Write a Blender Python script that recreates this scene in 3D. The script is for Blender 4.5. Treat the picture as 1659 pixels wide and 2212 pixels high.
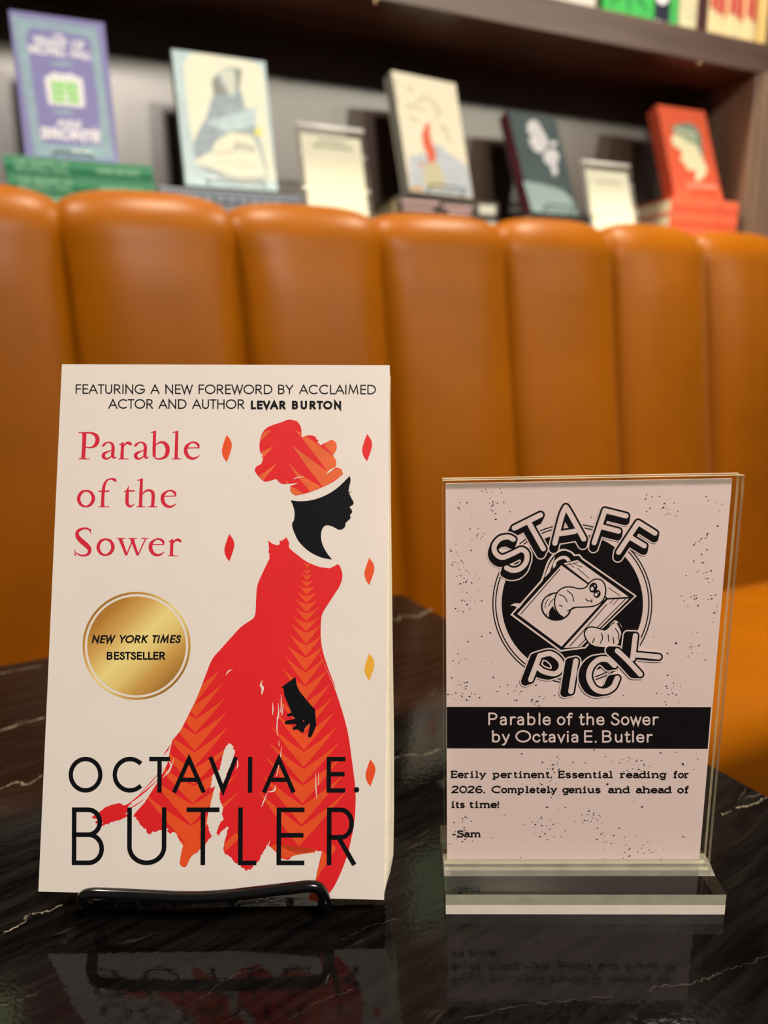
import bpy, bmesh, math, random
from mathutils import Vector, Matrix
from mathutils.geometry import tessellate_polygon
C = bpy.context.scene.collection
for _o in list(bpy.data.objects):
    bpy.data.objects.remove(_o)

# ------------------------------------------------------------------ camera
ZC = 0.963                      # eye height; the table top lies 0.213 m below the lens
TABLE_Z = ZC - 0.213
cam_d = bpy.data.cameras.new('camera')
cam = bpy.data.objects.new('camera', cam_d)
C.objects.link(cam)
cam_d.sensor_fit = 'VERTICAL'
cam_d.sensor_height = 36.0
cam_d.sensor_width = 27.0
F_PX = 1533.0
cam_d.lens = F_PX * 36.0 / 2212.0
cam_d.clip_start = 0.01
CR = ((0.9997, -0.0229, 0.0), (-0.0051, -0.2202, 0.9754), (-0.0224, -0.9752, -0.2203))
_m = Matrix(((CR[0][0], -CR[0][1], -CR[0][2]), (CR[1][0], -CR[1][1], -CR[1][2]), (CR[2][0], -CR[2][1], -CR[2][2])))
_m = _m.to_quaternion().to_matrix().to_4x4()
_m.translation = Vector((0, 0, ZC))
cam.matrix_world = _m
cam_d.dof.use_dof = True
cam_d.dof.focus_distance = 0.272
cam_d.dof.aperture_fstop = 6.3
cam_d.dof.aperture_blades = 0
S = bpy.context.scene
S.camera = cam
S.view_settings.view_transform = 'Standard'
S.view_settings.look = 'None'
S.view_settings.gamma = 1.0
S.view_settings.use_curve_mapping = False
S.view_settings.exposure = 0.0
S.cycles.max_bounces = 10
S.cycles.transparent_max_bounces = 16
S.cycles.caustics_reflective = False
S.cycles.caustics_refractive = False
S.cycles.sample_clamp_indirect = 4.0
S.cycles.use_denoising = True

# ------------------------------------------------------------------ world
wd = bpy.data.worlds.new('world')
S.world = wd
wd.use_nodes = True
wd.node_tree.nodes['Background'].inputs[0].default_value = (1.0, 0.90, 0.80, 1)
wd.node_tree.nodes['Background'].inputs[1].default_value = 0.10

# the back wall, bench and bookcase run at 24 degrees to the view: s along it, d away from the lens, z above the lens
YAW = math.radians(24)
WX = Vector((math.cos(YAW), math.sin(YAW), 0))
WD = Vector((-math.sin(YAW), math.cos(YAW), 0))
UP = Vector((0, 0, 1))
def W(s, d, z):
    return WX * s + WD * d + UP * (z + ZC)
def wall_matrix(s, d, z, rel_yaw=0.0, lean=0.0):
    X = WX * math.cos(rel_yaw) + WD * math.sin(rel_yaw)
    N = -WX * math.sin(rel_yaw) + WD * math.cos(rel_yaw)
    U = UP * math.cos(lean) + N * math.sin(lean)
    Y = U.cross(X)
    m = Matrix((X, Y, U)).transposed().to_4x4()
    m.translation = W(s, d, z)
    return m

def area(name, pos, target, size, power, col, spread=180):
    l = bpy.data.lights.new(name, 'AREA')
    l.shape = 'DISK'; l.size = size; l.energy = power; l.color = col
    l.spread = math.radians(spread)
    o = bpy.data.objects.new(name, l)
    C.objects.link(o)
    o.location = pos
    o.rotation_euler = (target - pos).to_track_quat('-Z', 'Y').to_euler()
    return o
def spot(name, pos, target, deg, power, col, radius):
    l = bpy.data.lights.new(name, 'SPOT')
    l.spot_size = math.radians(deg); l.spot_blend = 0.5; l.energy = power; l.color = col; l.shadow_soft_size = radius
    o = bpy.data.objects.new(name, l); C.objects.link(o)
    o.location = pos; o.rotation_euler = (target - pos).to_track_quat('-Z', 'Y').to_euler()
    return o
for s_, e_ in ((0.95, 118), (2.2, 158), (3.5, 142)):
    spot('track_spot', W(s_, -2.7, 1.80), W(0.62, 1.25, 0.50), 25, e_, (1.0, 0.95, 0.77), 0.14)
area('ceiling_lamp', W(0.20, -1.15, 1.50), W(0.1, 0.25, -0.05), 0.34, 51, (1.0, 0.90, 0.80))
for s_ in (-0.55, 0.35, 1.25):
    area('bench_lamp', W(s_, 1.05, 1.50), W(s_, 0.90, -0.2), 0.14, 26, (1.0, 0.86, 0.66))

area('seat_fill', W(1.20, 0.52, 1.50), W(1.20, 0.60, -0.4), 0.14, 4.5, (1.0, 0.90, 0.74), 60)  # added fill that brightens the right of the seat, no known lamp

# ------------------------------------------------------------------ materials
def srgb(r, g, b):
    def f(c):
        c /= 255.0
        return c / 12.92 if c <= 0.04045 else ((c + 0.055) / 1.055) ** 2.4
    return (f(r), f(g), f(b), 1.0)
MATS = {}
def mat(name, col, rough=0.5, metal=0.0, spec=0.5, noise=0.0, nscale=60.0, bump=0.0, bscale=300.0, coat=0.0):
    if name in MATS:
        return MATS[name]
    m = bpy.data.materials.new(name); m.use_nodes = True
    nt = m.node_tree; b = nt.nodes['Principled BSDF']
    b.inputs['Base Color'].default_value = col
    b.inputs['Roughness'].default_value = rough
    b.inputs['Metallic'].default_value = metal
    b.inputs['Specular IOR Level'].default_value = spec
    if coat:
        b.inputs['Coat Weight'].default_value = coat
        b.inputs['Coat Roughness'].default_value = 0.1
    tc = nt.nodes.new('ShaderNodeTexCoord')
    if noise:
        n = nt.nodes.new('ShaderNodeTexNoise'); n.inputs['Scale'].default_value = nscale; n.inputs['Detail'].default_value = 4
        nt.links.new(tc.outputs['Object'], n.inputs['Vector'])
        r = nt.nodes.new('ShaderNodeValToRGB')
        r.color_ramp.elements[0].position = 0.3; r.color_ramp.elements[1].position = 0.7
        r.color_ramp.elements[0].color = tuple(c * (1 - noise) for c in col[:3]) + (1,)
        r.color_ramp.elements[1].color = tuple(min(1, c * (1 + noise)) for c in col[:3]) + (1,)
        nt.links.new(n.outputs['Fac'], r.inputs['Fac'])
        nt.links.new(r.outputs['Color'], b.inputs['Base Color'])
    if bump:
        n = nt.nodes.new('ShaderNodeTexNoise'); n.inputs['Scale'].default_value = bscale; n.inputs['Detail'].default_value = 3
        nt.links.new(tc.outputs['Object'], n.inputs['Vector'])
        bp = nt.nodes.new('ShaderNodeBump'); bp.inputs['Strength'].default_value = bump; bp.inputs['Distance'].default_value = 0.001
        nt.links.new(n.outputs['Fac'], bp.inputs['Height'])
        nt.links.new(bp.outputs['Normal'], b.inputs['Normal'])
    MATS[name] = m
    return m

def wood_mat(name, c0, c1, rough, scale=(3, 3, 40), spec=.5):
    m = bpy.data.materials.new(name); m.use_nodes = True
    nt = m.node_tree; b = nt.nodes['Principled BSDF']
    tc = nt.nodes.new('ShaderNodeTexCoord'); mp = nt.nodes.new('ShaderNodeMapping')
    mp.inputs['Scale'].default_value = scale
    n = nt.nodes.new('ShaderNodeTexNoise'); n.inputs['Scale'].default_value = 1.0; n.inputs['Detail'].default_value = 6; n.inputs['Distortion'].default_value = 0.6
    r = nt.nodes.new('ShaderNodeValToRGB')
    r.color_ramp.elements[0].position = 0.32; r.color_ramp.elements[1].position = 0.68
    r.color_ramp.elements[0].color = c0; r.color_ramp.elements[1].color = c1
    nt.links.new(tc.outputs['Object'], mp.inputs['Vector']); nt.links.new(mp.outputs[0], n.inputs['Vector'])
    nt.links.new(n.outputs['Fac'], r.inputs['Fac']); nt.links.new(r.outputs['Color'], b.inputs['Base Color'])
    b.inputs['Roughness'].default_value = rough
    b.inputs['Specular IOR Level'].default_value = spec
    return m

def marble_mat():
    m = bpy.data.materials.new('black_marble'); m.use_nodes = True
    nt = m.node_tree; b = nt.nodes['Principled BSDF']; L = nt.links.new
    tc = nt.nodes.new('ShaderNodeTexCoord')
    rot = nt.nodes.new('ShaderNodeMapping'); rot.inputs['Rotation'].default_value = (0, 0, math.radians(-34))
    L(tc.outputs['Object'], rot.inputs['Vector'])
    # fine streaks running along the stone
    mp = nt.nodes.new('ShaderNodeMapping'); mp.inputs['Scale'].default_value = (22, 210, 20)
    L(rot.outputs[0], mp.inputs['Vector'])
    n1 = nt.nodes.new('ShaderNodeTexNoise'); n1.inputs['Scale'].default_value = 1.0; n1.inputs['Detail'].default_value = 7; n1.inputs['Roughness'].default_value = 0.68; n1.inputs['Distortion'].default_value = 0.5
    L(mp.outputs[0], n1.inputs['Vector'])
    r1 = nt.nodes.new('ShaderNodeValToRGB')
    e = r1.color_ramp.elements
    e[0].position = 0.40; e[0].color = (0.0022, 0.0018, 0.0018, 1)
    e[1].position = 0.82; e[1].color = (0.0125, 0.0108, 0.0098, 1)
    L(n1.outputs['Fac'], r1.inputs['Fac'])
    # thin bright hair veins
    mp2 = nt.nodes.new('ShaderNodeMapping'); mp2.inputs['Scale'].default_value = (3.5, 15, 5); mp2.inputs['Location'].default_value = (0.37, 0.21, 0)
    L(rot.outputs[0], mp2.inputs['Vector'])
    n2 = nt.nodes.new('ShaderNodeTexNoise'); n2.inputs['Scale'].default_value = 1.0; n2.inputs['Detail'].default_value = 5; n2.inputs['Distortion'].default_value = 0.9
    L(mp2.outputs[0], n2.inputs['Vector'])
    sub = nt.nodes.new('ShaderNodeMath'); sub.operation = 'SUBTRACT'; sub.inputs[1].default_value = 0.52
    ab = nt.nodes.new('ShaderNodeMath'); ab.operation = 'ABSOLUTE'
    L(n2.outputs['Fac'], sub.inputs[0]); L(sub.outputs[0], ab.inputs[0])
    r2 = nt.nodes.new('ShaderNodeValToRGB')
    r2.color_ramp.elements[0].position = 0.0; r2.color_ramp.elements[0].color = (1, 1, 1, 1)
    r2.color_ramp.elements[1].position = 0.005; r2.color_ramp.elements[1].color = (0, 0, 0, 1)
    L(ab.outputs[0], r2.inputs['Fac'])
    n3 = nt.nodes.new('ShaderNodeTexNoise'); n3.inputs['Scale'].default_value = 40; n3.inputs['Detail'].default_value = 4
    L(tc.outputs['Object'], n3.inputs['Vector'])
    r3 = nt.nodes.new('ShaderNodeValToRGB'); r3.color_ramp.elements[0].position = 0.55; r3.color_ramp.elements[1].position = 0.80
    L(n3.outputs['Fac'], r3.inputs['Fac'])
    mul = nt.nodes.new('ShaderNodeMath'); mul.operation = 'MULTIPLY'
    L(r2.outputs['Color'], mul.inputs[0]); L(r3.outputs['Color'], mul.inputs[1])
    mix = nt.nodes.new('ShaderNodeMixRGB'); mix.inputs['Color2'].default_value = (0.10, 0.085, 0.065, 1)
    L(mul.outputs[0], mix.inputs['Fac']); L(r1.outputs['Color'], mix.inputs['Color1'])
    L(mix.outputs[0], b.inputs['Base Color'])
    b.inputs['Roughness'].default_value = 0.06
    nb = nt.nodes.new('ShaderNodeTexNoise'); nb.inputs['Scale'].default_value = 420; nb.inputs['Detail'].default_value = 2
    L(tc.outputs['Object'], nb.inputs['Vector'])
    bp = nt.nodes.new('ShaderNodeBump'); bp.inputs['Strength'].default_value = .035; bp.inputs['Distance'].default_value = .001
    L(nb.outputs['Fac'], bp.inputs['Height']); L(bp.outputs['Normal'], b.inputs['Normal'])
    b.inputs['IOR'].default_value = 1.36
    return m

def vein_mat(name='marble_vein', top=(0.24, 0.205, 0.155, 1)):
    m = bpy.data.materials.new(name); m.use_nodes = True
    nt = m.node_tree; b = nt.nodes['Principled BSDF']; L = nt.links.new
    tc = nt.nodes.new('ShaderNodeTexCoord')
    n = nt.nodes.new('ShaderNodeTexNoise'); n.inputs['Scale'].default_value = 140; n.inputs['Detail'].default_value = 6; n.inputs['Roughness'].default_value = 0.7
    L(tc.outputs['Object'], n.inputs['Vector'])
    r = nt.nodes.new('ShaderNodeValToRGB')
    r.color_ramp.elements[0].position = 0.36; r.color_ramp.elements[0].color = (0.012, 0.010, 0.009, 1)
    r.color_ramp.elements[1].position = 0.64; r.color_ramp.elements[1].color = top
    L(n.outputs['Fac'], r.inputs['Fac']); L(r.outputs['Color'], b.inputs['Base Color'])
    b.inputs['Roughness'].default_value = 0.07
    return m

def clear_mat(name='clear_acrylic', tint=(0.99, 0.99, 0.985, 1), ior=1.49, rough=0.02):
    """thin clear sheet: straight-through transmission plus Fresnel reflection"""
    m = bpy.data.materials.new(name); m.use_nodes = True
    nt = m.node_tree; nt.nodes.remove(nt.nodes['Principled BSDF']); L = nt.links.new
    t = nt.nodes.new('ShaderNodeBsdfTransparent'); t.inputs['Color'].default_value = tint
    g = nt.nodes.new('ShaderNodeBsdfGlossy'); g.inputs['Roughness'].default_value = rough
    fr = nt.nodes.new('ShaderNodeFresnel'); fr.inputs['IOR'].default_value = ior
    geo = nt.nodes.new('ShaderNodeNewGeometry')
    sub = nt.nodes.new('ShaderNodeMath'); sub.operation = 'SUBTRACT'; sub.inputs[0].default_value = 1.0
    L(geo.outputs['Backfacing'], sub.inputs[1])
    mul = nt.nodes.new('ShaderNodeMath'); mul.operation = 'MULTIPLY'
    L(fr.outputs[0], mul.inputs[0]); L(sub.outputs[0], mul.inputs[1])
    mx = nt.nodes.new('ShaderNodeMixShader')
    L(mul.outputs[0], mx.inputs[0]); L(t.outputs[0], mx.inputs[1]); L(g.outputs[0], mx.inputs[2])
    L(mx.outputs[0], nt.nodes['Material Output'].inputs['Surface'])
    return m

def edge_mat(name, col, mixf):
    """saw-cut acrylic edge: half clear, half milky"""
    m = bpy.data.materials.new(name); m.use_nodes = True
    nt = m.node_tree; b = nt.nodes['Principled BSDF']; L = nt.links.new
    b.inputs['Base Color'].default_value = col; b.inputs['Roughness'].default_value = 0.25
    tc = nt.nodes.new('ShaderNodeTexCoord'); n = nt.nodes.new('ShaderNodeTexNoise'); n.inputs['Scale'].default_value = 120
    L(tc.outputs['Object'], n.inputs['Vector'])
    ma = nt.nodes.new('ShaderNodeMath'); ma.operation = 'MULTIPLY_ADD'; ma.inputs[1].default_value = 0.25; ma.inputs[2].default_value = mixf - 0.12
    L(n.outputs['Fac'], ma.inputs[0])
    t = nt.nodes.new('ShaderNodeBsdfTransparent'); t.inputs['Color'].default_value = (0.93, 0.94, 0.88, 1)
    mx = nt.nodes.new('ShaderNodeMixShader')
    L(ma.outputs[0], mx.inputs[0]); L(t.outputs[0], mx.inputs[1]); L(b.outputs[0], mx.inputs[2])
    L(mx.outputs[0], nt.nodes['Material Output'].inputs['Surface'])
    return m

def gold_mat():
    m = bpy.data.materials.new('gold_print'); m.use_nodes = True
    nt = m.node_tree; b = nt.nodes['Principled BSDF']; L = nt.links.new
    tc = nt.nodes.new('ShaderNodeTexCoord')
    mp = nt.nodes.new('ShaderNodeMapping'); mp.vector_type = 'POINT'
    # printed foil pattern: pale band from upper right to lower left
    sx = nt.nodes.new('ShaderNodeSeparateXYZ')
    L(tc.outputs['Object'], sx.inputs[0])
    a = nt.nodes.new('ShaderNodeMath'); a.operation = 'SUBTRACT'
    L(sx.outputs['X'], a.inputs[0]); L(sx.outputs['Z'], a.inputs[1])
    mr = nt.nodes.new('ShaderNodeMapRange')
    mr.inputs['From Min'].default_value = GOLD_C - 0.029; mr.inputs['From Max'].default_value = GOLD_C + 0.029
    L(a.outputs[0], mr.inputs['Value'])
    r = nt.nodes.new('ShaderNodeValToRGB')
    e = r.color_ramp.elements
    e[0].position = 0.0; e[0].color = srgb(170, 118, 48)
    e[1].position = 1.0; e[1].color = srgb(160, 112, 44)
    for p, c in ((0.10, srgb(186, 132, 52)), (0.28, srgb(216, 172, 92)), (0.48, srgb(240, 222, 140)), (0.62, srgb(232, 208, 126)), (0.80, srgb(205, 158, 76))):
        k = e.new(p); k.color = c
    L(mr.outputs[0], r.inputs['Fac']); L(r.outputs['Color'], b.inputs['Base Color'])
    b.inputs['Roughness'].default_value = 0.45
    return m
GOLD_C = 0.0

# ------------------------------------------------------------------ object helpers
def tag(o, label=None, cat=None, group=None, kind=None):
    if label: o['label'] = label
    if cat: o['category'] = cat
    if group: o['group'] = group
    if kind: o['kind'] = kind
    return o
def link(name, bm, mats, parent=None, smooth=False):
    me = bpy.data.meshes.new(name)
    bmesh.ops.recalc_face_normals(bm, faces=bm.faces)
    bm.to_mesh(me); bm.free()
    for m in (mats if isinstance(mats, (list, tuple)) else [mats]):
        me.materials.append(m)
    if smooth:
        for p in me.polygons: p.use_smooth = True
    o = bpy.data.objects.new(name, me)
    C.objects.link(o)
    if parent: o.parent = parent
    return o
def empty(name, matrix, label, cat, group=None):
    o = bpy.data.objects.new(name, None)
    o.empty_display_size = 0.02
    C.objects.link(o); o.matrix_world = matrix
    return tag(o, label, cat, group)
def box(bm, x0, y0, z0, x1, y1, z1, mi=0, M=None):
    v = [bm.verts.new(Vector(p) if M is None else M @ Vector(p)) for p in
         ((x0, y0, z0), (x1, y0, z0), (x1, y1, z0), (x0, y1, z0), (x0, y0, z1), (x1, y0, z1), (x1, y1, z1), (x0, y1, z1))]
    for f in ((0, 3, 2, 1), (4, 5, 6, 7), (0, 1, 5, 4), (1, 2, 6, 5), (2, 3, 7, 6), (3, 0, 4, 7)):
        bm.faces.new([v[i] for i in f]).material_index = mi
    return v
def bevel_all(bm, w, seg=2):
    bmesh.ops.bevel(bm, geom=list(bm.edges), offset=w, segments=seg, profile=0.5, affect='EDGES')
def cr(pts, n=8, closed=False):
    """Catmull-Rom through points of any dimension"""
    P = [tuple(p) for p in pts]; N = len(P); out = []
    rng = range(N if closed else N - 1)
    for i in rng:
        if closed:
            a, b, c, d = P[(i - 1) % N], P[i], P[(i + 1) % N], P[(i + 2) % N]
        else:
            b, c = P[i], P[i + 1]
            a = P[i - 1] if i > 0 else tuple(2 * x - y for x, y in zip(b, c))
            d = P[i + 2] if i + 2 < N else tuple(2 * y - x for x, y in zip(b, c))
        for k in range(n):
            t = k / n
            out.append(tuple(0.5 * (2 * q + (r - p) * t + (2 * p - 5 * q + 4 * r - s) * t * t + (3 * q - p - 3 * r + s) * t ** 3)
                             for p, q, r, s in zip(a, b, c, d)))
    if not closed: out.append(P[-1])
    return out
def tube(bm, pts, r, sides=10, n=6, closed=False, cap=True):
    P = [Vector(p) for p in (cr(pts, n, closed) if n else pts)]
    N = len(P); rings = []
    prev = None
    for i, p in enumerate(P):
        if closed: t = (P[(i + 1) % N] - P[i - 1]).normalized()
        else: t = (P[min(i + 1, N - 1)] - P[max(i - 1, 0)]).normalized()
        if prev is None:
            a = t.orthogonal().normalized()
        else:
            a = (prev - t * prev.dot(t)).normalized()
        prev = a; b = t.cross(a)
        rings.append([bm.verts.new(p + (a * math.cos(2 * math.pi * k / sides) + b * math.sin(2 * math.pi * k / sides)) * r) for k in range(sides)])
    for i in range(N if closed else N - 1):
        A, B = rings[i], rings[(i + 1) % N]
        for k in range(sides):
            bm.faces.new((A[k], A[(k + 1) % sides], B[(k + 1) % sides], B[k]))
    if cap and not closed:
        bm.faces.new(list(reversed(rings[0]))); bm.faces.new(rings[-1])

# ------------------------------------------------------------------ printing helpers (flat ink shapes on a sheet)
def poly_pts(txt, n=5):
    """'x,y x,y! ...' closed outline; '!' marks a corner, other points are smoothed"""
    P = []; corner = []
    for t in txt.split():
        c = t.endswith('!'); t = t.rstrip('!')
        x, y = t.split(','); P.append((float(x), float(y))); corner.append(c)
    N = len(P)
    if not any(corner):
        return cr(P, n, True)
    k0 = corner.index(True)
    P = P[k0:] + P[:k0]; corner = corner[k0:] + corner[:k0]
    out = []; i = 0
    while i < N:
        j = i + 1
        while j < N and not corner[j]: j += 1
        seg = P[i:j] + [P[j % N]]
        out += cr(seg, n)[:-1] if len(seg) > 2 else [seg[0]]
        i = j
    return out
def straight(txt):
    return [tuple(float(v) for v in t.rstrip('!').split(',')) for t in txt.split()]
class Ink:
    """collects flat shapes in drawing coordinates, sheet() maps them onto a sheet of paper"""
    def __init__(self, tf, lift=6e-5, base=1):
        self.tf = tf; self.bm = bmesh.new(); self.lift = lift; self.layer = base; self.sub = 0
    def _v(self, p):
        x, z = self.tf(p)
        return self.bm.verts.new((x, -self.h(), z))
    def h(self):
        # every stroke lies a hair above the one printed before it
        return self.lift * min(self.layer, 2) + self.sub * 4e-7
    def poly(self, pts, mi=0, holes=()):
        self.sub += 1
        loops = [list(pts)] + [list(h) for h in holes]
        flat = [p for l in loops for p in l]
        tris = tessellate_polygon([[Vector((p[0], p[1], 0)) for p in l] for l in loops])
        vs = [self._v(p) for p in flat]
        for t in tris:
            if len(set(t)) == 3:
                try: self.bm.faces.new([vs[i] for i in t]).material_index = mi
                except ValueError: pass
    def ribbon(self, pts, w, mi=0, closed=False):
        """mitred ribbon; w a number or one width per point"""
        self.sub += 1
        P = [pts[0]]
        for p in pts[1:]:
            if abs(p[0] - P[-1][0]) + abs(p[1] - P[-1][1]) > 1e-6: P.append(p)
        if closed and abs(P[0][0] - P[-1][0]) + abs(P[0][1] - P[-1][1]) < 1e-6: P.pop()
        N = len(P)
        if N < 2: return
        L = []; R = []
        for i, p in enumerate(P):
            a = P[i - 1] if (i > 0 or closed) else None
            b = P[(i + 1) % N] if (i < N - 1 or closed) else None
            def nrm(q, r):
                dx, dy = r[0] - q[0], r[1] - q[1]; l = math.hypot(dx, dy) or 1; return (-dy / l, dx / l)
            if a and b:
                n1, n2 = nrm(a, p), nrm(p, b)
                mx, my = n1[0] + n2[0], n1[1] + n2[1]; l = math.hypot(mx, my)
                if l < 0.35: mx, my, k = n1[0], n1[1], 1.0
                else:
                    mx /= l; my /= l; k = 1.0 / max(0.3, mx * n1[0] + my * n1[1])
            elif b: (mx, my), k = nrm(p, b), 1.0
            else: (mx, my), k = nrm(a, p), 1.0
            h = 0.5 * k * (p[2] if len(p) > 2 else w)
            L.append(self._v((p[0] + mx * h, p[1] + my * h))); R.append(self._v((p[0] - mx * h, p[1] - my * h)))
        for i in range(N if closed else N - 1):
            j = (i + 1) % N
            f = self.bm.faces.new((L[i], L[j], R[j], R[i])); f.material_index = mi
    def disc(self, c, rx, ry=None, mi=0, n=24, rot=0.0):
        ry = ry or rx
        self.poly(ell(c[0], c[1], rx, ry, n, rot), mi)
    def ring(self, c, r0, r1, mi=0, n=72):
        self.sub += 1
        A = [self._v((c[0] + r0 * math.cos(2 * math.pi * k / n), c[1] + r0 * math.sin(2 * math.pi * k / n))) for k in range(n)]
        B = [self._v((c[0] + r1 * math.cos(2 * math.pi * k / n), c[1] + r1 * math.sin(2 * math.pi * k / n))) for k in range(n)]
        for k in range(n):
            self.bm.faces.new((A[k], A[(k + 1) % n], B[(k + 1) % n], B[k])).material_index = mi
    def rstroke(self, pts, w, mi=0, smooth=True):
        """round-ended stroke"""
        P = cr(pts, 8) if smooth and len(pts) > 2 else list(pts)
        self.ribbon(P, w, mi)
        for p in ([P[0], P[-1]] if smooth else P): self.disc(p, w / 2, None, mi, 14)
    def up(self): self.sub += 6
    def done(self, name, mats, parent):
        for f in self.bm.faces:
            f.normal_update()
            if f.normal.y > 0: f.normal_flip()
        me = bpy.data.meshes.new(name); self.bm.to_mesh(me); self.bm.free()
        for m in (mats if isinstance(mats, (list, tuple)) else [mats]): me.materials.append(m)
        o = bpy.data.objects.new(name, me); C.objects.link(o); o.parent = parent
        return o
def ell(cx, cy, rx, ry, n=24, rot=0.0):
    c, s = math.cos(rot), math.sin(rot)
    return [(cx + rx * math.cos(t) * c - ry * math.sin(t) * s, cy + rx * math.cos(t) * s + ry * math.sin(t) * c)
            for t in (2 * math.pi * k / n for k in range(n))]
def homography(src, dst):
    """maps 4 src points to 4 dst points; returns f(p)"""
    A = []
    for (x, y), (u, v) in zip(src, dst):
        A.append([x, y, 1, 0, 0, 0, -u * x, -u * y, u]); A.append([0, 0, 0, x, y, 1, -v * x, -v * y, v])
    n = 8
    for i in range(n):
        p = max(range(i, n), key=lambda r: abs(A[r][i])); A[i], A[p] = A[p], A[i]
        for r in range(n):
            if r != i:
                k = A[r][i] / A[i][i]
                A[r] = [a - k * b for a, b in zip(A[r], A[i])]
    h = [A[i][8] / A[i][i] for i in range(n)] + [1.0]
    def f(p):
        d = h[6] * p[0] + h[7] * p[1] + 1
        return ((h[0] * p[0] + h[1] * p[1] + h[2]) / d, (h[3] * p[0] + h[4] * p[1] + h[5]) / d)
    return f

# ------------------------------------------------------------------ lettering: centre-line alphabets, cap height 1
def arc(cx, cy, rx, ry, a0, a1, n=18):
    return [(cx + rx * math.cos(math.radians(a0 + (a1 - a0) * k / n)), cy + ry * math.sin(math.radians(a0 + (a1 - a0) * k / n))) for k in range(n + 1)]
def sp(*p): return cr(p, 6)
CAPS = {
 'A': (.84, [[(0, 0), (.42, 1), (.84, 0)], [(.15, .34), (.69, .34)]]),
 'B': (.56, [[(0, .53), (0, 1), (.28, 1)] + arc(.28, .765, .235, .235, 90, -90) + [(0, .53)], [(0, .53), (.28, .53)] + arc(.29, .265, .265, .265, 90, -90) + [(0, 0), (0, .56)]]),
 'C': (.84, [arc(.52, .5, .5, .5, 52, 308, 30)]),
 'D': (.78, [[(0, .5), (0, 1), (.28, 1)] + arc(.28, .5, .5, .5, 90, -90, 26) + [(0, 0), (0, .55)]]),
 'E': (.48, [[(.48, 1), (0, 1), (0, 0), (.48, 0)], [(0, .52), (.46, .52)]]),
 'F': (.46, [[(.46, 1), (0, 1), (0, 0)], [(0, .52), (.43, .52)]]),
 'G': (.96, [arc(.5, .5, .5, .5, 48, 345, 30) + [(.98, .47), (.56, .47)]]),
 'H': (.66, [[(0, 0), (0, 1)], [(.66, 0), (.66, 1)], [(0, .53), (.66, .53)]]),
 'I': (.0, [[(0, 0), (0, 1)]]),
 'K': (.58, [[(0, 0), (0, 1)], [(.54, 1), (.02, .47)], [(.15, .58), (.6, 0)]]),
 'L': (.42, [[(0, 1), (0, 0), (.42, 0)]]),
 'M': (.94, [[(0, 0), (.13, 1), (.47, .12), (.81, 1), (.94, 0)]]),
 'N': (.70, [[(0, 0), (0, 1), (.70, 0), (.70, 1)]]),
 'O': (1.0, [arc(.5, .5, .5, .5, 0, 360, 40)]),
 'P': (.52, [[(0, 0), (0, 1), (.27, 1)] + arc(.27, .74, .26, .26, 90, -90) + [(0, .48)]]),
 'R': (.56, [[(0, 0), (0, 1), (.27, 1)] + arc(.27, .74, .26, .26, 90, -90) + [(0, .48)], [(.22, .48), (.57, 0)]]),
 'S': (.52, [sp((.47, .82), (.40, .95), (.26, 1), (.10, .92), (.07, .76), (.17, .62), (.36, .49), (.51, .34), (.50, .14), (.36, .01), (.20, 0), (.06, .09), (0, .22))]),
 'T': (.56, [[(0, 1), (.56, 1)], [(.28, 1), (.28, 0)]]),
 'U': (.60, [[(0, 1), (0, .3)] + arc(.3, .3, .3, .3, 180, 360) + [(.6, 1)]]),
 'V': (.76, [[(0, 1), (.38, 0), (.76, 1)]]),
 'W': (1.12, [[(0, 1), (.29, 0), (.56, .96), (.83, 0), (1.12, 1)]]),
 'Y': (.70, [[(0, 1), (.35, .46), (.70, 1)], [(.35, .5), (.35, 0)]]),
 '.': (.0, [[(-.01, .0), (.01, .0)]]),
}
X = .66
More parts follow.
